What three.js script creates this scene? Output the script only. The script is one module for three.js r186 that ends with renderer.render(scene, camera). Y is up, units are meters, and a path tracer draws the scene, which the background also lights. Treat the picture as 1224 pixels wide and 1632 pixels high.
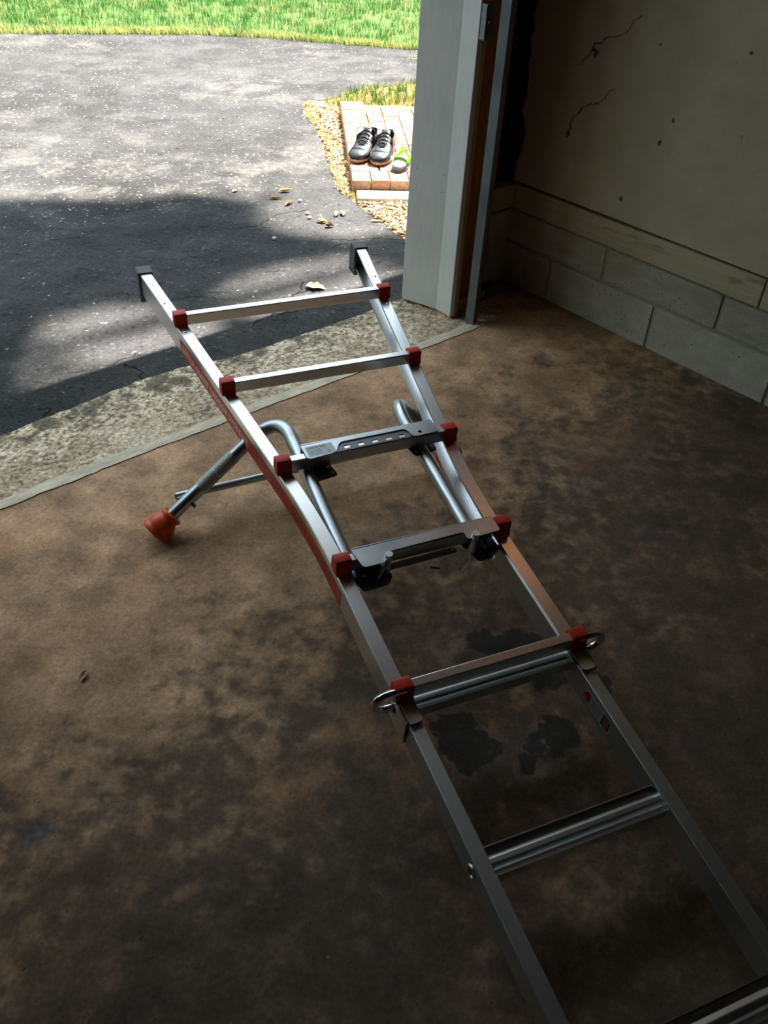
import * as THREE from 'three';
import { RoundedBoxGeometry } from 'three/addons/geometries/RoundedBoxGeometry.js';
import { mergeGeometries, toCreasedNormals } from 'three/addons/utils/BufferGeometryUtils.js';
import { RectAreaLightUniformsLib } from 'three/addons/lights/RectAreaLightUniformsLib.js';

// ---------- camera, sky, sun, exposure ----------
const scene = new THREE.Scene();
const camera = new THREE.PerspectiveCamera(2 * Math.atan(816 / 1402.82) * 180 / Math.PI, 1224 / 1632, 0.05, 300);
{
  const yaw = -0.744445, pitch = 0.675753, roll = 0.060516;
  const c = Math.cos, s = Math.sin;
  const Ry = new THREE.Matrix4().set(c(yaw), 0, s(yaw), 0, 0, 1, 0, 0, -s(yaw), 0, c(yaw), 0, 0, 0, 0, 1);
  const Rx = new THREE.Matrix4().set(1, 0, 0, 0, 0, c(pitch), s(pitch), 0, 0, -s(pitch), c(pitch), 0, 0, 0, 0, 1);
  const Rz = new THREE.Matrix4().set(c(roll), -s(roll), 0, 0, s(roll), c(roll), 0, 0, 0, 0, 1, 0, 0, 0, 0, 1);
  camera.quaternion.setFromRotationMatrix(Ry.multiply(Rx).multiply(Rz));
  camera.position.set(-2.40433, 1.35979, 2.67967);
}
const SUN = new THREE.Vector3(0.46, 0.87, -0.16).normalize();
scene.background = new THREE.Color(0.80, 0.97, 1.12);   // bright hazy sky
scene.environment = null;
scene.backgroundIntensity = 2.95;
const sun = new THREE.DirectionalLight(new THREE.Color(1.0, 0.95, 0.87), 33);
sun.position.copy(SUN).multiplyScalar(30);
sun.castShadow = true;
sun.shadow.mapSize.set(4096, 4096);
Object.assign(sun.shadow.camera, { left: -12, right: 12, top: 12, bottom: -12, near: 1, far: 70 });
scene.add(sun, sun.target);
RectAreaLightUniformsLib.init();
const renderer = new THREE.WebGLRenderer({ antialias: true });
renderer.toneMapping = THREE.LinearToneMapping;
renderer.toneMappingExposure = 1.0;
renderer.shadowMap.enabled = true;

// ---------- helpers ----------
const V3 = (x, y, z) => new THREE.Vector3(x, y, z);
let seed = 7;
const rnd = () => { seed = (seed + 0x6d2b79f5) | 0; let t = Math.imul(seed ^ (seed >>> 15), 1 | seed); t = (t + Math.imul(t ^ (t >>> 7), 61 | t)) ^ t; return ((t ^ (t >>> 14)) >>> 0) / 4294967296; };
const rr = (a, b) => a + (b - a) * rnd();
const used = {};
const numbered = (n) => { const k = used[n] = (used[n] ?? -1) + 1; return k ? n + '_' + String(k).padStart(3, '0') : n; };
function obj(name, geo, mat, parent = scene) {
  const g = Array.isArray(geo) ? mergeGeometries(geo.map((q) => { const r = q.index ? q.toNonIndexed() : q; for (const k of Object.keys(r.attributes)) if (!['position', 'normal', 'uv'].includes(k)) r.deleteAttribute(k); return r; })) : geo;
  const m = new THREE.Mesh(g, mat);
  m.name = parent === scene ? numbered(name) : name;
  m.castShadow = m.receiveShadow = true;
  parent.add(m);
  return m;
}
function thing(name, label, category, group, pos) {
  const o = new THREE.Group(); o.name = numbered(name); scene.add(o);
  if (pos) o.position.set(...pos);
  return tag(o, label, category, group);
}
function tag(o, label, category, group) { o.userData.label = label; if (category) o.userData.category = category; if (group) o.userData.group = group; return o; }
function struct(o, label) { o.userData.kind = 'structure'; if (label) o.userData.label = label; return o; }
function stuff(o, label, category) { o.userData.kind = 'stuff'; if (label) o.userData.label = label; if (category) o.userData.category = category; return o; }
const at = (g, x, y, z) => { g.translate(x, y, z); return g; };
const rbox = (w, h, d, r = 0.002, seg = 1) => new RoundedBoxGeometry(w, h, d, seg, Math.min(r, w / 2.01, h / 2.01, d / 2.01));
const abox = (x0, x1, y0, y1, z0, z1, r) => at(r ? rbox(x1 - x0, y1 - y0, z1 - z0, r) : new THREE.BoxGeometry(x1 - x0, y1 - y0, z1 - z0), (x0 + x1) / 2, (y0 + y1) / 2, (z0 + z1) / 2);
// uv in metres from position, by dominant normal
function metreUV(g, s = 1) {
  const p = g.attributes.position, n = g.attributes.normal, uv = new Float32Array(p.count * 2);
  for (let i = 0; i < p.count; i++) {
    const ax = Math.abs(n.getX(i)), ay = Math.abs(n.getY(i)), az = Math.abs(n.getZ(i));
    let u, v;
    if (ay >= ax && ay >= az) { u = p.getX(i); v = p.getZ(i); } else if (ax >= az) { u = p.getZ(i); v = p.getY(i); } else { u = p.getX(i); v = p.getY(i); }
    uv[2 * i] = u * s; uv[2 * i + 1] = v * s;
  }
  g.setAttribute('uv', new THREE.BufferAttribute(uv, 2));
  return g;
}
function rod(a, b, r, seg = 12) {
  const d = b.clone().sub(a), g = new THREE.CylinderGeometry(r, r, d.length(), seg);
  g.applyQuaternion(new THREE.Quaternion().setFromUnitVectors(V3(0, 1, 0), d.normalize()));
  return at(g, (a.x + b.x) / 2, (a.y + b.y) / 2, (a.z + b.z) / 2);
}
function extr(pts, depth, bevel = 0.0008, holes = []) {
  const s = new THREE.Shape(pts.map((p) => new THREE.Vector2(...p)));
  for (const h of holes) s.holes.push(new THREE.Path(h.map((p) => new THREE.Vector2(...p))));
  return new THREE.ExtrudeGeometry(s, { depth: depth - 2 * bevel, bevelEnabled: bevel > 0, bevelThickness: bevel, bevelSize: bevel, bevelOffset: -bevel, bevelSegments: 1, curveSegments: 8 }).translate(0, 0, bevel);
}
// rounded polygon: corner radius per point
function rounded(pts, rad, n = 4) {
  const out = [];
  pts.forEach((p, i) => {
    const r = Array.isArray(rad) ? rad[i] : rad;
    const a = pts[(i + pts.length - 1) % pts.length], b = pts[(i + 1) % pts.length];
    if (!r) { out.push(p); return; }
    const la = Math.hypot(a[0] - p[0], a[1] - p[1]), lb = Math.hypot(b[0] - p[0], b[1] - p[1]);
    const A = [p[0] + (a[0] - p[0]) / la * r, p[1] + (a[1] - p[1]) / la * r], B = [p[0] + (b[0] - p[0]) / lb * r, p[1] + (b[1] - p[1]) / lb * r];
    for (let k = 0; k <= n; k++) { const t = k / n, q = 1 - t; out.push([q * q * A[0] + 2 * q * t * p[0] + t * t * B[0], q * q * A[1] + 2 * q * t * p[1] + t * t * B[1]]); }
  });
  return out;
}
const circle = (cx, cy, r, n = 12) => Array.from({ length: n }, (_, i) => [cx + r * Math.cos(i / n * 6.28319), cy + r * Math.sin(i / n * 6.28319)]);
// noise
const P = new Uint8Array(512);
{ const q = Array.from({ length: 256 }, (_, i) => i); for (let i = 255; i > 0; i--) { const j = Math.floor(rnd() * (i + 1)); [q[i], q[j]] = [q[j], q[i]]; } for (let i = 0; i < 512; i++) P[i] = q[i & 255]; }
function vn(x, y) {
  const xi = Math.floor(x), yi = Math.floor(y), fx = x - xi, fy = y - yi, a = xi & 255, b = yi & 255;
  const u = fx * fx * (3 - 2 * fx), v = fy * fy * (3 - 2 * fy);
  const h00 = P[P[a] + b], h10 = P[P[(a + 1) & 255] + b], h01 = P[P[a] + ((b + 1) & 255)], h11 = P[P[(a + 1) & 255] + ((b + 1) & 255)];
  return ((h00 * (1 - u) + h10 * u) * (1 - v) + (h01 * (1 - u) + h11 * u) * v) / 255;
}
function fbm(x, y, o = 4) { let s = 0, a = 0.5, t = 0; for (let i = 0; i < o; i++) { s += a * vn(x, y); t += a; a *= 0.5; x = x * 2.03 + 17.3; y = y * 2.03 + 9.1; } return s / t; }
const clamp = (x, a = 0, b = 1) => Math.max(a, Math.min(b, x));
const sst = (a, b, x) => { const t = clamp((x - a) / (b - a)); return t * t * (3 - 2 * t); };
function canvasTex(w, h, pixel, draw, srgb = true) {
  const c = document.createElement('canvas'); c.width = w; c.height = h;
  const g = c.getContext('2d');
  if (pixel) {
    const im = g.createImageData(w, h), d = im.data;
    for (let y = 0, i = 0; y < h; y++) for (let x = 0; x < w; x++, i += 4) { const q = pixel(x / w, y / h, x, y); d[i] = clamp(q[0], 0, 255); d[i + 1] = clamp(q[1], 0, 255); d[i + 2] = clamp(q[2], 0, 255); d[i + 3] = 255; }
    g.putImageData(im, 0, 0);
  }
  if (draw) draw(g, w, h);
  const t = new THREE.CanvasTexture(c);
  if (srgb) t.colorSpace = THREE.SRGBColorSpace;
  t.wrapS = t.wrapT = THREE.MirroredRepeatWrapping; t.magFilter = THREE.LinearFilter; t.anisotropy = 8;
  return t;
}
const std = (o) => new THREE.MeshStandardMaterial(o);
const mix3 = (a, b, t) => [a[0] + (b[0] - a[0]) * t, a[1] + (b[1] - a[1]) * t, a[2] + (b[2] - a[2]) * t];
// a jagged crack drawn in metre coordinates
function crack(g, sx, sy, pts, width, style) {
  g.strokeStyle = style; g.lineCap = 'round';
  for (let i = 0; i + 1 < pts.length; i++) {
    let [x, y] = pts[i]; const [X, Y] = pts[i + 1], n = Math.max(3, Math.ceil(Math.hypot(X - x, Y - y) / 0.02)), x0 = x, y0 = y;
    for (let k = 1; k <= n; k++) {
      const nx = x0 + (X - x0) * k / n + (k < n ? rr(-0.008, 0.008) : 0), ny = y0 + (Y - y0) * k / n + (k < n ? rr(-0.008, 0.008) : 0);
      g.lineWidth = width * rr(0.4, 1.3); g.beginPath(); g.moveTo(x * sx, y * sy); g.lineTo(nx * sx, ny * sy); g.stroke(); x = nx; y = ny;
    }
  }
}

// ---------- ground textures ----------
// garage floor: 4 m x 4 m, x from -3.8 to 0.2, z from 0.86 to 4.86
const FX = -3.8, FZ = 0.86;
const oilAndShade = [[-0.45, 1.85, 0.5, 0.36, 0.5], [-2.1, 2.2, 0.45, 0.26, 0.55], [-1.55, 2.65, 0.7, 0.3, 0.5], [-1.0, 2.4, 0.5, 0.3, 0.4], [-0.95, 1.30, 0.22, 0.07, 0.35], [-1.3, 1.5, 0.16, 0.06, 0.3]];  // stain patches; the large ones also paint in part of the shade
const rust = [[-0.86, 1.28, 0.2, 0.08, 0.6], [-2.3, 1.05, 0.35, 0.14, 0.55], [-1.75, 1.93, 0.25, 0.1, 0.6], [-0.5, 1.55, 0.3, 0.12, 0.5], [-1.9, 1.35, 0.3, 0.1, 0.3], [-1.2, 1.4, 0.25, 0.1, 0.35], [-0.3, 0.95, 0.3, 0.1, 0.35]];
const patch = (L, x, z, w) => { let m = 0; for (const [cx, cz, rx, rz, a] of L) { const d = Math.hypot((x - cx) / rx, (z - cz) / rz) + (w - 0.5) * 1.3; if (d < 1.1) m = Math.max(m, a * sst(1.1, 0.45, d)); } return m; };
const floorTex = canvasTex(2048, 2048, (u, v) => {
  const x = FX + u * 4, z = FZ + v * 4;
  const a = fbm(x * 3, z * 3, 4), b = fbm(x * 14 + 40, z * 14, 4), f = vn(x * 240, z * 240), f2 = vn(x * 130 + 9, z * 130), wob = fbm(x * 6 + 90, z * 6 + 30, 5);
  let c = mix3([163, 127, 95], [196, 157, 121], sst(0.25, 0.75, 0.55 * a + 0.45 * b));
  // mottled grime, made darker away from the door to paint in light falloff
  const grimeFalloff = Math.max(sst(1.25, 2.0, z + 0.2 * (x + 1.6)), 0.45 * sst(0.85, 0.3, Math.hypot((x + 0.35) / 0.75, (z - 1.95) / 0.55)));
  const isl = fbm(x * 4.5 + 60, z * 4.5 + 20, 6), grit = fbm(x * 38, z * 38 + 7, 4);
  const g1 = sst(0.60 - 0.66 * grimeFalloff, 1.16 - 0.66 * grimeFalloff, 0.5 + 0.62 * (isl - 0.5) + 0.8 * (grit - 0.5));
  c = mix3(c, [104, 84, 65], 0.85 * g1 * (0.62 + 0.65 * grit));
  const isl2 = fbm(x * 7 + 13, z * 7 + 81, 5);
  c = mix3(c, [76, 66, 56], 0.3 * sst(0.66 - 0.2 * grimeFalloff, 0.86 - 0.2 * grimeFalloff, isl2 + 0.34 * (grit - 0.5)) * sst(1.35, 1.75, z));  // second, darker grime layer with the same painted falloff
  c = mix3(c, [172, 126, 92], patch(rust, x, z, wob) * sst(0.3, 0.7, b));
  c = mix3(c, [74, 64, 54], patch(oilAndShade, x, z, wob) * (0.55 + 0.6 * (b - 0.2)));
  let tar = -1; for (const [tx, tz, tr] of [[-1.585, 2.02, 0.05], [-1.575, 2.085, 0.06], [-1.50, 2.13, 0.05], [-1.43, 2.14, 0.05], [-1.335, 2.04, 0.06], [-1.33, 1.96, 0.07], [-1.37, 1.89, 0.045], [-1.29, 2.12, 0.04], [-1.0, 2.6, 0.08]]) tar = Math.max(tar, 1 - Math.hypot(x - tx, z - tz) / tr);
  if (tar > -0.6) c = mix3(c, [52, 49, 44], 0.82 * sst(0.18, 0.34, tar + 1.9 * (fbm(x * 24 + 3, z * 24, 5) - 0.5)));
  const k = 0.86 + 0.2 * f + 0.12 * (f2 - 0.5) + 0.35 * (b - 0.5);
  const pit = f > 0.9 && f2 > 0.5 ? 0.66 : 1;
  return [c[0] * k * pit, c[1] * k * pit, c[2] * k * pit];
}, (g, W) => {
  const S = W / 4, X = (x) => (x - FX) * S, Z = (z) => (z - FZ) * S;
  const blob = (x, z, r, col, n = 26, k = 1) => { g.fillStyle = col; for (let i = 0; i < n; i++) { const a = rr(0, 6.28), d = r * Math.sqrt(rnd()); g.beginPath(); g.ellipse(X(x + d * Math.cos(a)), Z(z + d * Math.sin(a) * k), rr(0.2, 1) * r * S * 0.35, rr(0.2, 1) * r * S * 0.3, a, 0, 6.3); g.fill(); } };
  blob(-0.205, 1.13, 0.022, 'rgba(196,110,48,0.75)', 26); blob(-0.24, 1.11, 0.03, 'rgba(190,120,60,0.4)', 16); blob(-0.385, 1.13, 0.025, 'rgba(196,128,70,0.45)', 16);
  blob(-0.70, 1.62, 0.03, 'rgba(150,82,40,0.4)', 14);
  blob(-2.278, 1.737, 0.028, 'rgba(64,76,98,0.16)', 70, 0.7);
  blob(-0.36, 1.19, 0.012, 'rgba(70,50,36,0.8)', 12);
  // crumbs and scratches
  for (let i = 0; i < 420; i++) { const s = rr(0.35, 1.0); g.fillStyle = rnd() < 0.72 ? 'rgba(38,32,26,0.85)' : 'rgba(214,204,188,0.6)'; g.beginPath(); g.ellipse(rr(0, W), rr(0, W * 0.6), s, s * rr(0.4, 1), rr(0, 3), 0, 6.3); g.fill(); }
  for (let i = 0; i < 45; i++) { const x = rr(0, W), y = rr(0, W * 0.6), a = rr(0, 3.1), l = rr(8, 34); g.strokeStyle = 'rgba(205,194,176,0.4)'; g.lineWidth = 0.9; g.beginPath(); g.moveTo(x, y); g.quadraticCurveTo(x + l * 0.5 * Math.cos(a + 0.3), y + l * 0.5 * Math.sin(a + 0.3), x + l * Math.cos(a), y + l * Math.sin(a)); g.stroke(); }
});
const fineBump = canvasTex(1024, 1024, (u, v, x, y) => { const n = 255 * (0.55 * fbm(x / 5, y / 5, 3) + 0.45 * vn(x / 1.6, y / 1.6)); return [n, n, n]; }, null, false);
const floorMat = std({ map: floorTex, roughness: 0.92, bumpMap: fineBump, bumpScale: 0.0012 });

// driveway: 8 m x 8 m from x=-3.6, z=-7.0 to z=1.0
const AX = -3.2, AZ = -5.6, AS = 6.4;
const asphTex = canvasTex(2048, 2048, (u, v) => {
  const x = AX + u * AS, z = AZ + v * AS;
  const a = fbm(x * 1.7 + 5, z * 1.7, 4), b = fbm(x * 9, z * 9 + 3, 4), f = vn(x * 160, z * 160), f2 = vn(x * 70, z * 70 + 5);
  let k = 58 + 26 * (a - 0.5) + 22 * (b - 0.5) + 20 * (f - 0.5);
  if (f2 > 0.9) k += 26; if (f2 < 0.1) k -= 16;
  let c = [k * 1.0, k * 0.985, k * 0.985];
  const dust = sst(0.52, 0.68, fbm(x * 1.2 + 31, z * 2.2, 4)) * sst(0.45, 0.7, b) * sst(-0.2, -1.2, z);
  c = mix3(c, [140, 128, 108], 0.24 * dust * sst(0.45, 0.62, vn(x * 45 + 3, z * 60)));
  const scuff = sst(0.46, 0.62, fbm(x * 2.4 + 70, z * 4.0 + 11, 5)) * sst(0.3, 0.62, b) * (0.6 + 0.4 * f);
  c = mix3(c, [128, 120, 112], (0.08 + 0.15 * sst(-2.6, -1.8, z) * sst(-0.4, -1.0, z)) * scuff);
  return c;
}, (g, W) => {
  const S = W / AS, sh = (L) => L.map(([x, z]) => [x - AX, z - AZ]);
  const C = (L, w = 2.2, s = 'rgba(18,18,20,0.95)') => crack(g, S, S, sh(L), w, s);
  C([[-0.96, 0.42], [-0.86, 0.39], [-0.76, 0.33], [-0.70, 0.31], [-0.62, 0.24]]); C([[-0.86, 0.39], [-0.80, 0.42]]); C([[-0.70, 0.31], [-0.60, 0.32]], 1.5);
  C([[-0.30, -0.02], [-0.22, 0.04], [-0.12, 0.08], [-0.06, 0.15]]); C([[-0.36, 0.05], [-0.22, 0.04]], 1.5);
  C([[-0.55, -0.32], [-0.44, -0.30], [-0.3, -0.36], [-0.18, -0.33]], 1.8); C([[-1.42, 0.41], [-1.40, 0.47], [-1.42, 0.52]], 2.6); C([[-1.58, 0.36], [-1.46, 0.39], [-1.36, 0.37]], 1.4);
  C([[-1.73, 0.50], [-1.70, 0.52], [-1.74, 0.55]], 3); C([[-1.1, 0.1], [-0.98, 0.14], [-0.93, 0.21]], 1.3);
  for (let i = 0; i < 170; i++) { const x = rr(-2.2, 0), z = rr(-1.1, 0.55), a = rr(-0.6, 0.6) + 0.6, l = rr(0.02, 0.09); C([[x, z], [x + l * Math.cos(a), z + l * Math.sin(a) * 0.7]], rr(0.7, 1.7), 'rgba(20,20,22,0.8)'); }
  for (let i = 0; i < 15000; i++) { const x = rr(-2.6, 3), z = rr(-4.2, 0.5), n = fbm(x * 1.2 + 31, z * 2.2, 4); if (n < rr(0.35, 0.62) && z < 0.2) continue; if (z > -0.6 && rnd() < 0.92) continue; const s = rr(0.35, 1.3); g.fillStyle = ['rgba(226,204,160,0.85)', 'rgba(240,228,204,0.85)', 'rgba(190,160,110,0.8)'][Math.floor(rnd() * 3)]; g.beginPath(); g.ellipse((x - AX) * S, (z - AZ) * S, s * 1.4, s * 0.7, rr(0, 3), 0, 6.3); g.fill(); }
});
const asphMat = new THREE.MeshPhysicalMaterial({ specularIntensity: 0.35, map: asphTex, roughness: 1, bumpMap: fineBump, bumpScale: 0.002 });
// apron concrete: pitted and mossy near the asphalt, 3.2 m x .34 m
const apronTex = canvasTex(2048, 256, (u, v) => {
  const x = -3.4 + u * 3.4, z = 0.5 + v * 0.425;
  const a = fbm(x * 5, z * 5, 4), b = fbm(x * 30, z * 30, 4), f = vn(x * 150, z * 150);
  let c = mix3([184, 160, 132], [228, 206, 178], sst(0.3, 0.7, 0.4 * a + 0.6 * b));
  const pits = sst(0.56, 0.66, fbm(x * 95 + 7, z * 120, 3)) * sst(1.0, 0.6, z + 0.3 * (a - 0.5));
  c = mix3(c, [96, 86, 68], 0.75 * pits);
  const moss = sst(0.665, 0.575, z + 0.2 * (b - 0.5)) * sst(0.38, 0.62, fbm(x * 34 + 3, z * 34, 4));
  c = mix3(c, [80, 74, 58], 0.7 * moss);
  const k = 0.74 + 0.34 * f + 0.3 * (vn(x * 330, z * 330) - 0.35); return [c[0] * k, c[1] * k, c[2] * k];
});
const apronBump = canvasTex(1024, 256, (u, v) => { const x = u * 3.4, z = v * 0.425; const n = 255 * (0.6 * fbm(x * 60, z * 60, 4) + 0.4 * (1 - sst(0.55, 0.66, fbm(x * 42 + 7, z * 60, 3)))); return [n, n, n]; }, null, false);
const apronMat = std({ map: apronTex, roughness: 0.95, bumpMap: apronBump, bumpScale: 0.003 });
const stripTex = canvasTex(1024, 64, (u, v) => { const n = 0.85 + 0.3 * (fbm(u * 80, v * 6, 4) - 0.5) + 0.12 * vn(u * 700, v * 40); return [230 * n, 214 * n, 188 * n]; });
const stripMat = std({ map: stripTex, roughness: 0.95 });

// flat slab from a ground polygon, uv in metres scaled
function slab(poly, y0, y1, ox, oz, sx, sz) {
  const s = new THREE.Shape(poly.map(([x, z]) => new THREE.Vector2(x, -z)));
  const g = new THREE.ExtrudeGeometry(s, { depth: y1 - y0, bevelEnabled: false });
  g.rotateX(-Math.PI / 2).translate(0, y0, 0);
  const p = g.attributes.position, uv = new Float32Array(p.count * 2);
  for (let i = 0; i < p.count; i++) { uv[2 * i] = (p.getX(i) - ox) / sx; uv[2 * i + 1] = 1 - (p.getZ(i) + (p.getY(i) - y1) - oz) / sz; }
  g.setAttribute('uv', new THREE.BufferAttribute(uv, 2));
  return g;
}
const wig = (a, b, n, amp) => Array.from({ length: n }, (_, i) => { const t = i / (n - 1); return [a[0] + (b[0] - a[0]) * t + (i && i < n - 1 ? rr(-amp, amp) : 0), a[1] + (b[1] - a[1]) * t + (i && i < n - 1 ? rr(-amp, amp) : 0)]; });
const edge = [[-6.6, 0.575], [-3.2, 0.575], [-1.867, 0.572], [-1.757, 0.558], [-1.666, 0.557], [-1.586, 0.546], [-1.5, 0.535], [-1.427, 0.527], [-1.35, 0.53], [-1.274, 0.536], [-1.2, 0.555], [-1.127, 0.569], [-0.95, 0.57], [-0.773, 0.572], [-0.579, 0.567], [-0.428, 0.559], [-0.2, 0.559]].flatMap((p, i, L) => i + 1 < L.length ? wig(p, L[i + 1], 5, 0.004).slice(0, 4) : [p]);
const driveRight = [[-0.053, 0.149], [0.002, -0.102], [0.052, -0.311], [0.085, -0.461], [0.196, -0.645], [0.433, -1.033], [0.615, -1.338], [0.66, -1.502], [0.80, -1.69], [0.919, -1.72], [1.035, -1.704], [1.326, -1.796], [1.702, -1.739], [2.6, -1.72], [4.5, -1.72]];
const farEdge = [[-9, -8.2], [-3, -5.75], [-1, -4.78], [0.059, -4.22], [0.696, -3.888], [1.239, -3.617], [1.661, -3.274], [1.916, -2.97], [2.368, -2.478], [3.1, -2.0], [4.5, -1.9]];
// driveway slab reaches under the apron's edge line
struct(obj('driveway', slab([...edge, [-0.12, 0.45], ...driveRight, ...[...farEdge].reverse(), [-9, 0.575]], -0.2, 0, AX, AZ, AS, AS), asphMat), 'dark sealed asphalt driveway with cracks and pale litter');
const apron = struct(obj('apron', slab([...edge, [-0.2, 0.842], [-6.6, 0.842]], -0.2, 0.004, -3.4, 0.5, 3.4, 0.425), apronMat), 'rough weathered concrete apron at the door threshold');
{
  const up = [[-6.6, 0.838], [-1.974, 0.839], [-1.81, 0.83], [-1.635, 0.828], [-1.388, 0.829], [-1.022, 0.833], [-0.677, 0.841], [-0.387, 0.836], [-0.3, 0.838]], lo = [[-0.3, 0.868], [-0.365, 0.872], [-0.543, 0.875], [-0.907, 0.871], [-1.203, 0.866], [-1.391, 0.866], [-1.655, 0.865], [-1.829, 0.87], [-1.987, 0.872], [-6.6, 0.87]];
  const fine = (L) => L.flatMap((p, i) => i + 1 < L.length ? wig(p, L[i + 1], 9, 0.003).slice(0, 8) : [p]);
  struct(obj('trim_1', slab([...fine(up), ...fine(lo)], -0.01, 0.0048, -3.4, 0.83, 3.4, 0.05), stripMat), 'pale sealed joint strip between apron and floor');
}
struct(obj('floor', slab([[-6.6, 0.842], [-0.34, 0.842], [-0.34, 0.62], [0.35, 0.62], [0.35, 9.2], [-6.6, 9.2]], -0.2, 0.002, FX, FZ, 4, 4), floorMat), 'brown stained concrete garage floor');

// ---------- lawn, mulch, walkway ----------
const soilTex = canvasTex(512, 512, (u, v) => { const n = fbm(u * 60, v * 60, 4), f = vn(u * 200, v * 200); const c = mix3([120, 92, 58], [196, 158, 104], sst(0.3, 0.7, n)); const k = 0.75 + 0.5 * f; return [c[0] * k, c[1] * k, c[2] * k]; });
const soilMat = std({ map: soilTex, roughness: 1, bumpMap: fineBump, bumpScale: 0.01 });
const turfTex = canvasTex(512, 512, (u, v) => { const n = fbm(u * 50, v * 50, 4); return mix3([46, 68, 18], [78, 100, 32], n); });
const turfMat = std({ map: turfTex, roughness: 1 });
const lawnPoly = [[-9, -40], [40, -40], [40, -1.9], ...[...farEdge].reverse()];
struct(obj('lawn', slab(lawnPoly, -0.2, 0.005, 0, 0, 2, 2), turfMat), 'sunlit green lawn beyond the driveway');
struct(obj('ground', slab([[-0.12, 0.45], ...driveRight, [4.5, 0.559], [-0.2, 0.559]], -0.2, -0.004, 0, 0, 0.8, 0.8), soilMat), 'bare soil beside the driveway');
const inPoly = (L, x, z) => { let c = false; for (let i = 0, j = L.length - 1; i < L.length; j = i++) if ((L[i][1] > z) !== (L[j][1] > z) && x < (L[j][0] - L[i][0]) * (z - L[i][1]) / (L[j][1] - L[i][1]) + L[i][0]) c = !c; return c; };
function bladeTuft(n, h, spread) {
  const gs = [];
  for (let i = 0; i < n; i++) {
    const a = rr(0, 6.28), hh = h * rr(0.55, 1), w = rr(0.0018, 0.003), lean = rr(0.1, 0.7) * hh, x = rr(-spread, spread), z = rr(-spread, spread), dx = Math.cos(a), dz = Math.sin(a);
    const p = [[x - dz * w, 0, z + dx * w], [x + dz * w, 0, z - dx * w], [x + dx * lean * 0.35 + dz * w * 0.7, hh * 0.6, z + dz * lean * 0.35 - dx * w * 0.7], [x + dx * lean * 0.35 - dz * w * 0.7, hh * 0.6, z + dz * lean * 0.35 + dx * w * 0.7], [x + dx * lean, hh, z + dz * lean]];
    const g = new THREE.BufferGeometry(); g.setAttribute('position', new THREE.Float32BufferAttribute(p.flat(), 3)); g.setIndex([0, 1, 2, 0, 2, 3, 3, 2, 4]); g.computeVertexNormals(); gs.push(g.toNonIndexed());
  }
  return mergeGeometries(gs);
}
const bladeMat = new THREE.MeshPhysicalMaterial({ color: 0xffffff, roughness: 0.75, transmission: 0.35, thickness: 0, side: THREE.DoubleSide });
function scatter(name, geo, mat, list, label, category) {
  const im = new THREE.InstancedMesh(geo, mat, list.length), o = new THREE.Object3D(), c = new THREE.Color();
  list.forEach((e, i) => { o.position.set(...e.p); o.rotation.set(...(e.r ?? [0, rr(0, 6.28), 0])); o.scale.setScalar(e.s ?? 1); if (e.s3) o.scale.set(...e.s3); o.updateMatrix(); im.setMatrixAt(i, o.matrix); im.setColorAt(i, c.setRGB(...e.c)); });
  im.name = numbered(name); im.castShadow = im.receiveShadow = true; scene.add(im);
  return stuff(im, label, category);
}
const green = () => { const t = rnd(); return t < 0.12 ? [0.5, 0.42, 0.16] : [0.03 + 0.05 * rnd(), 0.13 + 0.09 * rnd(), 0.008 + 0.014 * rnd()]; };
{
  const L = [];
  for (let i = 0; i < 60000 && L.length < 17000; i++) { const x = rr(-3.5, 6.5), z = -2 - 7 * Math.pow(rnd(), 0.8); if (inPoly(lawnPoly, x, z)) L.push({ p: [x, 0, z], s: rr(0.7, 1.25), c: green() }); }
  for (let i = 0; i + 1 < farEdge.length; i++) for (let k = 0; k < 260; k++) { const t = rnd(), a = farEdge[i], b = farEdge[i + 1], x = a[0] + (b[0] - a[0]) * t, z = a[1] + (b[1] - a[1]) * t - rr(-0.02, 0.1); L.push({ p: [x, 0, z], s: rr(0.45, 0.9), c: rnd() < 0.65 ? [0.56, 0.54, 0.18] : green() }); }
  scatter('grass', bladeTuft(10, 0.06, 0.045), bladeMat, L, 'bright sunlit lawn grass across the far edge of the driveway', 'grass');
}
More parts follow.
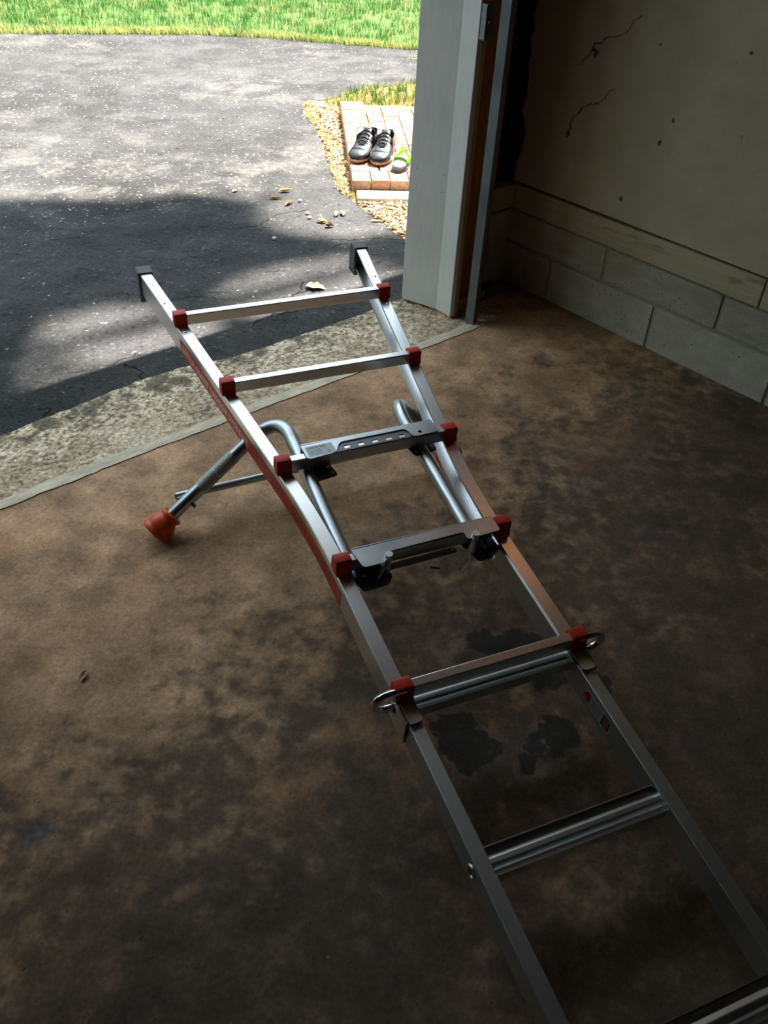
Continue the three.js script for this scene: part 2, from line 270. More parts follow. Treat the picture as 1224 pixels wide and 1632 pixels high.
// walkway frame: origin at its front left corner
const WO = V3(0.095, 0, -0.372), E1 = V3(0.81, 0, 0.586).normalize(), E2 = V3(0.586, 0, -0.81).normalize(), WT = 0.065;
const W = (a, b, y = 0) => WO.clone().addScaledVector(E1, a).addScaledVector(E2, b).setY(y);
const wAng = Math.atan2(-E1.z, E1.x);
const inWalk = (x, z, m = 0) => { const d = V3(x, 0, z).sub(WO), a = d.dot(E1), b = d.dot(E2); return a > -m && a < 1.3 + m && b > -0.1 - m && b < 1.3 + m; };
{
  const path = new THREE.Group(); path.name = 'path'; struct(path, 'raised walkway of pale red brick pavers'); scene.add(path);
  path.position.copy(WO); path.rotation.y = wAng;   // local x = E1, local -z = E2
  obj('bed', abox(0.004, 1.296, 0, WT - 0.012, -1.296, -0.004), soilMat, path);
  const bt = [0, 1, 2].map((k) => canvasTex(128, 128, (u, v) => { const n = 0.8 + 0.35 * fbm(u * 9 + k * 30, v * 9, 4) - 0.1 * vn(u * 60, v * 60); const c = [[206, 150, 116], [214, 164, 130], [198, 138, 106]][k]; return [c[0] * n, c[1] * n, c[2] * n]; }));
  const bm = bt.map((t) => std({ map: t, roughness: 0.9, bumpMap: fineBump, bumpScale: 0.002 }));
  const gB = rbox(0.081, 0.05, 0.196, 0.004), gS = rbox(0.128, 0.05, 0.081, 0.004), gF = rbox(0.081, 0.05, 0.128, 0.004), gH = rbox(0.081, 0.05, 0.096, 0.004);
  const put = (g, x, z) => { const b = obj('brick', g, bm[Math.floor(rnd() * 3)], path); b.position.set(x, WT - 0.025 + rr(-0.0025, 0.0015), -z); b.rotation.set(rr(-0.008, 0.008), rr(-0.012, 0.012), rr(-0.008, 0.008)); };
  for (let z = 0.175; z < 1.28; z += 0.085) put(gS, 0.066, z);                       // border along the driveway
  for (let x = 0.044; x < 1.28; x += 0.085) put(gF, x, 0.066);                       // front border
  for (let c = 0, x = 0.177; x < 1.26; x += 0.085, c++) { let z = 0.136 + (c % 2 ? 0.05 : 0); if (c % 2) put(gH, x, 0.136 + 0.048), z = 0.136 + 0.1; for (z += 0.1; z < 1.2; z += 0.2) put(gB, x, z); }
  const stone = std({ color: 0xe6ddcc, roughness: 0.9, bumpMap: fineBump, bumpScale: 0.004 });
  for (let x = 0.02; x < 1.2; x += 0.31) { const s = obj('stone', rbox(0.3, 0.05, 0.105, 0.006), stone, path); s.position.set(x + 0.15, 0.0, 0.055 + rr(-0.003, 0.003)); }
}
{ // grass tuft bed beyond the walkway and thin weeds along its edge
  const L = [];
  const bed = [[0.92, -1.70], [1.035, -1.69], [1.326, -1.77], [1.702, -1.72], [2.6, -1.7], [2.6, -0.8], [1.15, -1.14], [0.86, -1.48]];
  for (let i = 0; i < 9000 && L.length < 900; i++) { const x = rr(0.8, 2.6), z = rr(-1.8, -0.8); if (inPoly(bed, x, z) && !inWalk(x, z, 0.02)) L.push({ p: [x, 0, z], s: rr(0.5, 1.2), c: rnd() < 0.35 ? [0.55, 0.46, 0.16] : green() }); }
  for (let i = 0; i < 220; i++) { const t = rnd(), k = 2 + Math.floor(rnd() * 6), a = driveRight[k], b = driveRight[k + 1]; L.push({ p: [a[0] + (b[0] - a[0]) * t + rr(0, 0.06), 0, a[1] + (b[1] - a[1]) * t + rr(0, 0.03)], s: rr(0.25, 0.5), c: [0.6, 0.47, 0.15] }); }
  scatter('grass', bladeTuft(9, 0.06, 0.03), bladeMat, L, 'grass patch growing behind the brick walkway', 'grass');
  const M = [];
  const mulch = [[-0.09, 0.42], [-0.045, 0.149], [0.01, -0.102], [0.06, -0.311], [0.09, -0.46], [0.2, -0.64], [0.44, -1.03], [0.62, -1.33], [0.66, -1.5], [0.8, -1.69], [1.2, -1.2], [0.9, 0.5]];
  for (let i = 0; i < 40000 && M.length < 4200; i++) { const x = rr(-0.1, 1.1), z = rr(-1.7, 0.5); if (inPoly(mulch, x, z) && !inWalk(x, z, 0.0) && (z > -0.6 || rnd() < 0.8)) { const t = rnd(), k = rr(0.6, 1.2); M.push({ p: [x, rr(0, 0.012), z], r: [rr(-0.5, 0.5), rr(0, 6.28), rr(-0.5, 0.5)], s3: [rr(0.5, 1.6), rr(0.6, 1.2), rr(0.5, 1.2)], c: (t < 0.22 ? [0.24, 0.13, 0.06] : t < 0.55 ? [0.5, 0.33, 0.17] : [0.72, 0.55, 0.33]).map((q) => q * k) }); } }
  scatter('mulch', rbox(0.022, 0.004, 0.009, 0.001), std({ color: 0xffffff, roughness: 0.95 }), M, 'tan wood chip mulch between walkway and driveway edge', 'mulch');
  const D = [];
  for (let i = 0; i < 60000 && D.length < 5200; i++) { const x = rr(-2.2, 2.6), z = rr(-4.2, -0.3); if (inPoly([...driveRight].concat([...farEdge].reverse()), x, z) || z > -0.3) continue; const n = fbm(x * 1.2 + 31, z * 2.2, 4); if (n < rr(0.42, 0.66) || z > -0.75 - 0.52 * (-0.2 - x) || inPoly(lawnPoly, x, z) || x > 0.2 + (-z) * 0.45 && z > -1.75) continue; D.push({ p: [x, 0.002, z], r: [rr(-0.2, 0.2), rr(0, 6.28), rr(-0.2, 0.2)], s3: [rr(0.5, 1.8), 1, rr(0.5, 1.3)], c: rnd() < 0.6 ? [0.62, 0.52, 0.33] : [0.78, 0.72, 0.6] }); }
  scatter('litter', rbox(0.008, 0.002, 0.004, 0.0008), std({ color: 0xffffff, roughness: 0.9 }), D, 'pale seed husks scattered over the sunlit driveway', 'litter');
}

// ---------- garage shell ----------
const wallTex = canvasTex(1024, 1024, (u, v) => { const a = fbm(u * 10, v * 10, 4), b = fbm(u * 60 + 5, v * 60, 3); const k = 0.94 + 0.1 * (a - 0.5) + 0.08 * (b - 0.5); return [208 * k, 193 * k, 170 * k]; }, (g, w) => {
  // uv spans 2.6 m; u = (z-0.6)/2.6, v = height/2.6 (canvas y runs down)
  const S = w / 2.6, X = (z) => (z - 0.6) * S, Y = (y) => w - y * S;
  const C = (L, t) => crack(g, S, S, L.map(([z, y]) => [z - 0.6, 2.6 - y]), t, 'rgba(70,58,46,0.75)');
  C([[0.92, 0.86], [0.87, 0.82], [0.84, 0.77]], 1.6); C([[1.02, 0.93], [0.96, 0.87], [0.92, 0.86]], 1.0); C([[0.87, 0.65], [0.84, 0.61], [0.83, 0.57]], 2.2); C([[0.98, 0.73], [0.93, 0.68], [0.87, 0.65]], 1.1);
  const dot = (z, y, r, c = 'rgba(60,52,40,0.85)') => { g.fillStyle = c; for (let i = 0; i < 7; i++) { g.beginPath(); g.arc(X(z + rr(-r, r)), Y(y + rr(-r, r)), r * S * rr(0.3, 0.7), 0, 6.3); g.fill(); } };
  dot(0.88, 0.81, 0.01); dot(0.83, 0.56, 0.008); dot(1.2, 0.69, 0.005); dot(1.17, 0.62, 0.006); dot(1.08, 0.43, 0.005); dot(1.38, 0.9, 0.004); dot(1.42, 0.7, 0.003); dot(1.1, 0.87, 0.003);
  for (let i = 0; i < 60; i++) dot(rr(0.65, 2.6), rr(0.4, 2), rr(0.0008, 0.0022), 'rgba(80,70,56,0.5)');
});
const wallMat = std({ map: wallTex, roughness: 0.85, bumpMap: fineBump, bumpScale: 0.0008 });
const plainWall = std({ color: 0x4d4943, roughness: 0.9 });
const darkWood = std({ color: 0x4a3626, roughness: 0.9 });
const woodTex = (k) => canvasTex(256, 1024, (u, v) => { const w = fbm(u * 8 + k * 13, v * 1.2, 3), g = vn(u * 46 + w * 9 + k * 7, v * 3), f = vn(u * 160, v * 16); const c = mix3([190, 140, 86], [226, 182, 126], 0.5 * g + 0.5 * w); const q = 0.85 + 0.2 * f; return [c[0] * q, c[1] * q, c[2] * q]; });
const wood1 = std({ map: woodTex(1), roughness: 0.8 }), wood2 = std({ map: woodTex(2), roughness: 0.8, color: 0xd8b08c });
const whitePaint = std({ map: canvasTex(256, 512, (u, v) => { const k = 0.96 + 0.06 * (fbm(u * 20, v * 6, 4) - 0.5) + 0.03 * (vn(u * 120, v * 14) - 0.5); return [224 * k, 224 * k, 222 * k]; }, (g) => { for (let i = 0; i < 14; i++) { g.fillStyle = 'rgba(90,92,88,0.5)'; g.beginPath(); g.arc(rr(0, 256), rr(0, 512), rr(0.5, 1.6), 0, 6.3); g.fill(); } }), roughness: 0.6 });
const H = 2.65, XL = -5.2, ZB = 7.6;
// right wall: block footing, plank, plaster board
const blockTex = [0, 1, 2].map((k) => canvasTex(512, 256, (u, v) => {
  const a = fbm(u * 8 + k * 20, v * 5, 4), f = vn(u * 130, v * 65); const q = 0.92 + 0.16 * (a - 0.5) + 0.08 * (f - 0.5); return [236 * q, 226 * q, 206 * q];
}, (g, w, h) => {
  for (let i = 0; i < [150, 70, 40][k]; i++) { const x = rr(0, w), y = rr(0, h); if (fbm(x / 60 + k * 9, y / 60, 3) < 0.5) continue; g.fillStyle = rnd() < 0.8 ? 'rgba(44,46,34,0.85)' : 'rgba(110,92,60,0.6)'; g.beginPath(); g.ellipse(x, y, rr(0.8, 3.2), rr(0.8, 4.2), rr(0, 3), 0, 6.3); g.fill(); }
  if (k === 1) { g.strokeStyle = 'rgba(90,92,76,0.8)'; g.lineWidth = 1.4; g.beginPath(); g.moveTo(150, 250); g.lineTo(200, 190); g.lineTo(240, 160); g.stroke(); }
}));
const blockMat = blockTex.map((t) => std({ map: t, roughness: 0.8, bumpMap: fineBump, bumpScale: 0.003 }));
const mortar = std({ color: 0xa4a38f, roughness: 0.9 });
{
  const wr = new THREE.Group(); wr.name = 'wall_right'; struct(wr, 'beige plaster wall over white painted concrete blocks'); scene.add(wr);
  obj('backing', abox(0.012, 0.3, -0.1, H, 0.55, ZB), plainWall, wr);
  obj('mortar', abox(0.004, 0.02, 0, 0.271, 0.64, 5.2), mortar, wr);
  const bl = (y0, y1, z0, z1, k) => { const g = rbox(0.04, y1 - y0, z1 - z0, 0.005, 2); const b = obj('concrete_block', g, blockMat[k % 3], wr); b.position.set(0.019, (y0 + y1) / 2, (z0 + z1) / 2); b.rotation.y = rr(-0.003, 0.003); };
  const L = 0.4385, J = 0.009;
  let k = 0;
  for (const z of [0.64, 0.854, 1.292, 1.73, 2.169, 2.607, 3.046, 3.484]) { const e = z === 0.64 ? 0.854 : z + L; bl(-0.05, 0.1475, z + (z === 0.64 ? 0 : J / 2), e - J / 2, k++); }
  for (const z of [0.64, 1.073, 1.511, 1.95, 2.388, 2.827, 3.265]) { const e = z === 0.64 ? 1.073 : z + L; bl(0.1565, 0.2665, z + (z === 0.64 ? 0 : J / 2), e - J / 2, k++); }
  const plankTex = canvasTex(1024, 64, (u, v) => { const n = 0.93 + 0.12 * (fbm(u * 6, v * 14, 4) - 0.5); const st = sst(0.62, 0.75, fbm(u * 9 + 4, v * 3, 3)); const c = mix3([206, 192, 164], [160, 120, 78], 0.5 * st); return [c[0] * n, c[1] * n, c[2] * n]; });
  const plankMat = std({ map: plankTex, roughness: 0.7 });
  const p1 = obj('plank', rbox(0.036, 0.083, 1.62 - 0.645, 0.003), plankMat, wr); p1.position.set(0.004 + 0.006, 0.316, (1.62 + 0.645) / 2);
  const p2 = obj('plank', rbox(0.036, 0.083, 3.2, 0.003), plankMat, wr); p2.position.set(0.004 + 0.008, 0.315, 1.623 + 1.6);
  obj('gap_filler', abox(0.008, 0.04, 0.265, 0.366, 0.645, 5.2), std({ color: 0x5a3c22, roughness: 1 }), wr);
  // plaster board with a ragged left edge
  const rag = [[0.632, 0.364]]; for (let y = 0.39; y < H - 0.02; y += rr(0.02, 0.06)) rag.push([0.632 + rr(-0.012, 0.012) + (y > 0.42 && y < 0.58 ? 0.012 : 0), y]); rag.push([0.63, H]);
  const s = new THREE.Shape([...rag.map(([z, y]) => new THREE.Vector2(z, y)), new THREE.Vector2(ZB, H), new THREE.Vector2(ZB, 0.364)]);
  const g = new THREE.ExtrudeGeometry(s, { depth: 0.012, bevelEnabled: false });
  const p = g.attributes.position, uv = new Float32Array(p.count * 2); for (let i = 0; i < p.count; i++) { uv[2 * i] = (p.getX(i) - 0.6) / 2.6; uv[2 * i + 1] = p.getY(i) / 2.6; } g.setAttribute('uv', new THREE.BufferAttribute(uv, 2));
  const m = obj('plaster_board', g, wallMat, wr); m.rotation.y = -Math.PI / 2; m.position.set(0.012, 0, 0);
}
struct(obj('wall_left', abox(XL - 0.2, XL, -0.1, H, 0.4, ZB), plainWall), 'plain garage side wall');
struct(obj('wall_back', abox(XL - 0.2, 0.3, -0.1, H, ZB, ZB + 0.2), plainWall), 'plain garage back wall');
struct(obj('ceiling', abox(XL - 0.2, 0.3, H, H + 0.06, 0.5, ZB + 0.2), std({ color: 0x5d5850, roughness: 0.9 })), 'grey garage ceiling');
const DOORL = -2.45, DOORH = 1.85;  // unseen left and top edges of the opening, drawn in to cut sky light
{
  const wf = new THREE.Group(); wf.name = 'wall_front'; struct(wf, 'garage front wall framing around the door opening'); scene.add(wf);
  obj('siding', [abox(-0.36, 0.3, -0.1, H, 0.545, 0.6), abox(DOORL - 0.02, -0.36, DOORH + 0.25, H, 0.545, 0.6), abox(XL - 0.2, DOORL - 0.02, -0.1, H, 0.545, 0.6)], std({ color: 0xcfcabc, roughness: 0.8 }), wf);
  obj('sheathing', [abox(-0.13, 0.02, 0.36, H, 0.6, 0.612)], std({ color: 0x2c2018, roughness: 1 }), wf);
  obj('stud', metreUV(abox(-0.30, -0.137, 0.0, H, 0.6, 0.672, 0.003), 1.2), wood2, wf);
  obj('stud', metreUV(abox(-0.391, -0.357, 0.0, H, 0.575, 0.768, 0.003), 1.2), wood1, wf);
  obj('header', metreUV(abox(DOORL - 0.1, -0.357, DOORH, DOORH + 0.26, 0.6, 0.74, 0.003), 1.2), wood2, wf);
  obj('drywall', abox(XL, DOORL - 0.1, 0, H, 0.6, 0.69), plainWall, wf);
  obj('drywall', abox(DOORL - 0.1, -0.357, DOORH + 0.26, H, 0.6, 0.69), plainWall, wf);
  const bs = obj('concrete_block', rbox(0.135, 0.315, 0.07, 0.005, 2), blockMat[0], wf); bs.position.set(-0.0675, 0.1075, 0.61);
  const ps = obj('plank', rbox(0.13, 0.08, 0.06, 0.003), std({ color: 0xb4ab92, roughness: 0.75 }), wf); ps.position.set(-0.066, 0.315, 0.618);
  // painted jamb boards
  const board = (a, b, t, y1, name) => { const d = V3(b[0] - a[0], 0, b[1] - a[1]), l = d.length(), g = metreUV(rbox(t, y1, l, 0.003), 2); const m = obj(name, g, whitePaint, wf); m.rotation.y = Math.atan2(d.x, d.z); m.position.set((a[0] + b[0]) / 2 + t / 2 * Math.cos(m.rotation.y), 0.012 + y1 / 2, (a[1] + b[1]) / 2 - t / 2 * Math.sin(m.rotation.y)); m.userData.label = 'white painted door jamb board'; };
  board([-0.436, 0.566], [-0.392, 0.712], 0.02, DOORH, 'jamb_board');
  board([-0.396, 0.70], [-0.398, 0.772], 0.02, DOORH, 'jamb_board');
  board([DOORL - 0.02, 0.566], [DOORL - 0.02, 0.77], 0.02, DOORH, 'jamb_board');
  obj('head_jamb', abox(DOORL - 0.02, -0.39, DOORH - 0.02, DOORH, 0.566, 0.77), whitePaint, wf);
}
{ // eave and roof shade the strip outside the door
  const rf = new THREE.Group(); rf.name = 'roof'; struct(rf, 'roof with a deep wooden eave'); scene.add(rf);
  obj('soffit', abox(XL - 0.6, 3.5, 2.45, 2.47, -0.04, 0.56), std({ color: 0xd8d4cc, roughness: 0.8 }), rf);
  obj('fascia', abox(XL - 0.6, 3.5, 2.45, 2.68, -0.06, -0.04), whitePaint, rf);
  obj('roof_deck', abox(XL - 0.6, 3.5, 2.72, 2.8, -0.06, ZB + 0.5), darkWood, rf);
}

// ---------- metals ----------
const spangle = canvasTex(256, 256, (u, v) => { const n = 0.72 + 0.3 * fbm(u * 14, v * 14, 3); return [205 * n, 212 * n, 216 * n]; });
const alu = std({ color: new THREE.Color(0.80, 0.81, 0.82), metalness: 1, roughness: 0.3 });
const aluDull = std({ color: new THREE.Color(0.62, 0.63, 0.62), metalness: 1, roughness: 0.42 });
const galv = std({ map: spangle, metalness: 1, roughness: 0.36 });
const galvTrack = std({ map: spangle, color: 0xa4a8aa, metalness: 0.9, roughness: 0.5 });
const chrome = std({ color: new THREE.Color(0.72, 0.73, 0.72), metalness: 1, roughness: 0.16 });
const zinc = std({ color: new THREE.Color(0.8, 0.82, 0.85), metalness: 0.85, roughness: 0.4 });
const darkSteel = std({ color: new THREE.Color(0.16, 0.16, 0.165), metalness: 0.9, roughness: 0.45 });
const redPlastic = std({ color: 0xcf2a1c, roughness: 0.5 });
const orangeRubber = std({ color: 0xd8481a, roughness: 0.45 });
const greyRubber = std({ color: 0x54555a, roughness: 0.6 });
const blackPlastic = std({ color: 0x161617, roughness: 0.55 });

// ---------- door track and sensor ----------
{
  const t = thing('door_track', 'galvanised steel garage door track standing beside the white jamb', 'door track', null, [-0.345, 0, 0.82]);
  const prof = [[-0.026, 0.001], [-0.018, 0.030], [0.014, 0.018], [0.013, 0.015], [-0.0145, 0.0255], [-0.0225, 0.001]];
  const g = extr(prof.map(([x, z]) => [x, -z]), 2.3, 0.0006); g.rotateX(-Math.PI / 2).translate(0, 0.002, 0);
  obj('rail', g, galvTrack, t);
  for (const y of [0.86, 1.7]) { const b = obj('bracket', abox(-0.05, -0.016, y, y + 0.09, -0.058, -0.028, 0.002), galvTrack, t); obj('bolt', at(new THREE.CylinderGeometry(0.007, 0.007, 0.01, 8).rotateX(Math.PI / 2), -0.036, y + 0.045, -0.026), darkSteel, b); }
  
}
{
  const s = thing('safety_sensor', 'small black door sensor clipped to the foot of the track', 'sensor', null, [-0.30, 0.07, 0.80]);
  obj('clip', [abox(-0.045, 0.02, 0.040, 0.048, 0.02, 0.034, 0.001), abox(-0.045, 0.02, 0.004, 0.012, 0.02, 0.034, 0.001), abox(-0.005, 0.02, 0.004, 0.048, 0.0, 0.034, 0.001)], blackPlastic, s);
  obj('housing', [abox(0.018, 0.085, 0.005, 0.043, -0.01, 0.036, 0.006), at(new THREE.CylinderGeometry(0.014, 0.018, 0.03, 14).rotateZ(Math.PI / 2), 0.095, 0.024, 0.013)], blackPlastic, s);
  obj('lens', at(new THREE.SphereGeometry(0.012, 12, 8), 0.108, 0.024, 0.013), std({ color: 0x5a3a34, roughness: 0.2 }), s);
}

// ---------- added amber lamp, unseen, placed to give the ladder's right rail its orange glow ----------
{
  const t = thing('added_wall_lamp', 'added amber wall lamp, unseen, giving the ladder rail its orange reflection', 'lamp', null, [0, 1.84, 1.12]);
  obj('back_plate', abox(-0.012, 0.004, -0.02, 0.26, -0.17, 0.17, 0.004), galvTrack, t);
  obj('shade', abox(-0.05, -0.013, 0, 0.24, -0.15, 0.15, 0.006), std({ color: 0xd08a48, roughness: 0.5, emissive: new THREE.Color(1.0, 0.42, 0.17), emissiveIntensity: 1.3 }), t);
  const l = new THREE.RectAreaLight(new THREE.Color(1.0, 0.42, 0.17), 1.6, 0.3, 0.24);
  l.position.set(-0.052, 1.96, 1.12); l.lookAt(-2, 1.96, 1.12); l.name = 'added_wall_lamp_light'; scene.add(l);
}

// ---------- ladder ----------
const LO = V3(-1.54183, 0.18683, 2.04463), LV = V3(0.950265, 0.002481, 0.311434), LU = V3(0.309382, 0.107347, -0.944859), LN = new THREE.Vector3().crossVectors(LU, LV).multiplyScalar(-1);
if (LN.y < 0) LN.negate();
const LM = new THREE.Matrix4().makeBasis(LV, LN, LU.clone().negate());
function ladderFrame(t) { t.position.copy(LO); t.quaternion.setFromRotationMatrix(LM); return t; }
const TOP = -0.021, BOT = -0.085, VS = 0.007;
const half = (u) => { const k = 0.137, u0 = 0.44, s = 0.16; const t = clamp((u - (u0 - s)) / (2 * s)); const lin = Math.max(0, u - u0); const soft = u < u0 - s ? 0 : u > u0 + s ? lin : (t * t) * s; return 0.1745 + k * soft; };
// sweep a closed profile [[v, n]...] along stations u, centre v = side * half(u) + VS + off
function sweep(profile, us, centre) {
  const pos = [], idx = [], n = profile.length;
  us.forEach((u) => profile.forEach(([v, h]) => pos.push(centre(u) + v, h, -u)));
  for (let i = 0; i + 1 < us.length; i++) for (let j = 0; j < n; j++) { const a = i * n + j, b = i * n + (j + 1) % n, c = a + n, d = b + n; idx.push(a, b, c, b, d, c); }
  const tri = THREE.ShapeUtils.triangulateShape(profile.map((p) => new THREE.Vector2(...p)), []);
  const last = (us.length - 1) * n;
  for (const [a, b, c] of tri) { idx.push(a, b, c); idx.push(last + a, last + c, last + b); }
  const g = new THREE.BufferGeometry(); g.setAttribute('position', new THREE.Float32BufferAttribute(pos, 3)); g.setIndex(idx);
  const ng = toCreasedNormals(g.toNonIndexed(), 0.5); metreUV(ng); return ng;
}
const uR = [1.222, 0.914, 0.612, 0.305, 0.002];
{
  const L = ladderFrame(thing('ladder', 'aluminium telescoping ladder lying flat across the garage threshold with red rung ends', 'ladder'));
  const us = []; for (let u = -0.05; u < 1.495; u += 0.03) us.push(u); us.push(1.495);
  const w = 0.0145, T = TOP, B = BOT;
  // side -1: profile runs with the open side towards +v
  const cprof = [[-w, T - 0.002], [-w + 0.002, T], [w, T], [w, T - 0.007], [w - 0.0025, T - 0.007], [w - 0.0025, T - 0.003], [-w + 0.003, T - 0.003], [-w + 0.003, B + 0.003], [w - 0.0025, B + 0.003], [w - 0.0025, B + 0.007], [w, B + 0.007], [w, B], [-w + 0.002, B], [-w, B + 0.002]];
  for (const s of [-1, 1]) {
    const c = (u) => s * half(u) + VS;
    const prof = s < 0 ? [...cprof].reverse() : cprof.map(([v, n]) => [-v, n]);
    const rail = obj('outer_rail', sweep(prof, us, c), alu, L);
    // rivets and holes on the far end of the rail top
    const cu = (u) => s * half(u) + VS;
    for (const u of [1.33, 1.185]) { const g = new THREE.SphereGeometry(0.0045, 10, 5, 0, 6.3, 0, 1.57); g.scale(1, 0.5, 1); obj('rivet', at(g, cu(u) + 0.003 * s, TOP, -u), aluDull, rail); }
    for (const u of [1.43, 1.395]) obj('hole', at(new THREE.CylinderGeometry(0.002, 0.002, 0.0012, 8), cu(u), TOP, -u), darkSteel, rail);
    const ci = s * 0.1695 + VS - (s < 0 ? 0.002 : 0.0);
    const g = rbox(0.026, 0.056, 0.28 + 0.985, 0.0022, 2); at(g, ci, TOP - 0.0045 - 0.028, (0.985 - 0.28) / 2);
    const inner = obj('inner_rail', g, aluDull, L);
    for (const u of [-0.305, -0.61, -0.915]) obj('rung_end', at(new THREE.TorusGeometry(0.0105, 0.0028, 8, 20).rotateY(Math.PI / 2), ci + s * 0.0135, -0.05, -u), aluDull, inner);
    for (const u of [-0.305, -0.61, -0.915]) obj('rung_hole', at(new THREE.CylinderGeometry(0.009, 0.009, 0.0012, 16).rotateZ(Math.PI / 2), ci + s * 0.0131, -0.05, -u), darkSteel, inner);
    // end cap of grey rubber
    const cc = c(1.49);
    const cap = [];
    cap.push(abox(cc - 0.021, cc + 0.021, -0.104, TOP + 0.004, -1.527, -1.516, 0.003), abox(cc - 0.021, cc + 0.021, TOP + 0.0005, TOP + 0.0045, -1.527, -1.488, 0.0015), abox(cc - 0.021, cc - 0.0155, -0.104, TOP + 0.0045, -1.527, -1.488, 0.002), abox(cc + 0.0155, cc + 0.021, -0.104, TOP + 0.0045, -1.527, -1.488, 0.002), abox(cc - 0.021, cc + 0.021, -0.104, BOT - 0.0005, -1.527, -1.482, 0.003));
    obj('end_cap', cap, greyRubber, L).userData.label = 'grey rubber end cap';
    // tab plate at the end of the outer section
    const tab = rounded([[-0.0125, 0.0], [0.0125, 0.0], [0.0125, 0.048], [-0.0125, 0.048]], [0, 0, s < 0 ? 0.009 : 0.002, s < 0 ? 0.002 : 0.009]);
    const tg = extr(tab, 0.003, 0.0005); tg.rotateX(Math.PI / 2).translate(s * 0.171 + VS, TOP + 0.0035, 0.008);
    obj('tab_plate', [tg, abox(s * 0.1745 + VS - 0.0008 + s * 0.0145 - 0.001, s * 0.1745 + VS + s * 0.0145 + 0.0008, -0.066, TOP + 0.002, 0.006, 0.052)], std({ color: 0xc4b29c, metalness: 0, roughness: 0.5 }), L);
    // U-shaped locking bar
    const x0 = s * 0.182 + VS, R = 0.021;
    const pts = [V3(x0 - s * 0.01, 0.003, 0.002), V3(x0 + s * 0.022, 0.003, 0.002)];
    for (let k = 1; k < 10; k++) { const a = Math.PI * k / 10; pts.push(V3(x0 + s * (0.024 + 0.022 * Math.sin(a)), -0.018 + R * Math.cos(a), 0.002)); }
    pts.push(V3(x0 + s * 0.022, -0.039, 0.002), V3(x0 - s * 0.002, -0.039, 0.002));
    const lock = obj('lock_bar', new THREE.TubeGeometry(new THREE.CatmullRomCurve3(pts, false, 'centripetal'), 48, 0.0068, 12), chrome, L);
    obj('washer', at(new THREE.CylinderGeometry(0.0105, 0.0105, 0.003, 16).rotateZ(Math.PI / 2), x0 + s * 0.0105, -0.039, 0.002), darkSteel, lock);
  }
  // upper rungs with red end blocks
  const side = rounded([[-0.017, 0.013], [0.007, 0.013], [0.0095, 0.009], [0.010, -0.008], [0.0145, -0.0205], [-0.019, -0.0205]], [0.004, 0.003, 0.002, 0.006, 0, 0]);
  const blockG = extr(side, 0.033, 0.0012); blockG.rotateY(-Math.PI / 2).translate(0.0165, 0, 0);   // side profile x -> z
  const notch = abox(-0.0175, 0.0175, -0.0205, -0.012, -0.014, 0.009, 0.002);
  const blk = toCreasedNormals(mergeGeometries([blockG.index ? blockG.toNonIndexed() : blockG, notch.index ? notch.toNonIndexed() : notch].map((q) => { for (const k of Object.keys(q.attributes)) if (!['position', 'normal', 'uv'].includes(k)) q.deleteAttribute(k); return q; })), 0.5);
  uR.forEach((u, i) => {
    const h = half(u);
    const r = obj('rung', at(rbox(2 * h - 0.014, 0.030, 0.020, 0.0028, 2), VS, -0.0065, -u - 0.002), alu, L);
    for (const s of [-1, 1]) { const b = obj('rung_block', blk, redPlastic, r); b.position.set(s * (h - 0.0005) + VS, 0, -u); b.userData.label = 'red plastic rung end block'; }
  });
  // inner section rungs: broad ribbed treads
  const tread = [[-0.024, 0.0], [-0.0222, 0.0], [-0.0222, -0.0095], [-0.012, -0.0095], [-0.010, -0.006], [-0.0065, -0.003], [-0.003, -0.0017], [0, -0.0013], [0.003, -0.0017], [0.0065, -0.003], [0.010, -0.006], [0.012, -0.0095], [0.0222, -0.0095], [0.0222, 0.0], [0.024, 0.0], [0.024, -0.024], [0.0222, -0.024], [0.0222, -0.0115], [-0.0222, -0.0115], [-0.0222, -0.024], [-0.024, -0.024]];
  for (const u of [0.0, -0.305, -0.61, -0.915]) {
    const g = extr(tread, 0.315, 0.0003); g.rotateY(-Math.PI / 2).translate(0.1575 + VS, -0.034, -u);
    obj('tread_rung', toCreasedNormals(g, 0.6), aluDull, L);
  }
  // red lettered strip along the outer left side
  const dec = canvasTex(2048, 96, null, (g, Wd, Hd) => {
    g.fillStyle = '#b5311c'; g.fillRect(0, 0, Wd, Hd);
    g.textBaseline = 'middle'; g.font = 'bold 62px sans-serif';
    g.fillStyle = '#cfc4b8'; g.fillText('LITTLE GIANT LADDER SYSTEMS', 24, Hd / 2 + 2, 1150);
    g.fillStyle = '#2c1712'; g.fillText('LITTLE GIANT LADDERS', 1230, Hd / 2 + 2, 760);
    for (const x of [700, 1200]) { g.fillStyle = '#b5311c'; g.fillRect(x, 0, 5, Hd); }
  });
  const su = []; for (let u = 1.19; u > 0.24; u -= 0.025) su.push(u);
  const dp = [], di = [], du = [];
  su.forEach((u, i) => { const v = -half(u) + VS - w - 0.0006, t = i / (su.length - 1); for (const [n, q] of [[-0.042, 1], [-0.082, 0]]) { dp.push(v, n, -u); du.push(t, q); } });
  for (let i = 0; i + 1 < su.length; i++) { const a = 2 * i; di.push(a, a + 1, a + 2, a + 1, a + 3, a + 2); }
  const dg = new THREE.BufferGeometry(); dg.setAttribute('position', new THREE.Float32BufferAttribute(dp, 3)); dg.setAttribute('uv', new THREE.Float32BufferAttribute(du, 2)); dg.setIndex(di); dg.computeVertexNormals();
  obj('lettered_strip', dg, std({ map: dec, roughness: 0.45, side: THREE.DoubleSide }), L).userData.label = 'red lettered sticker strip';
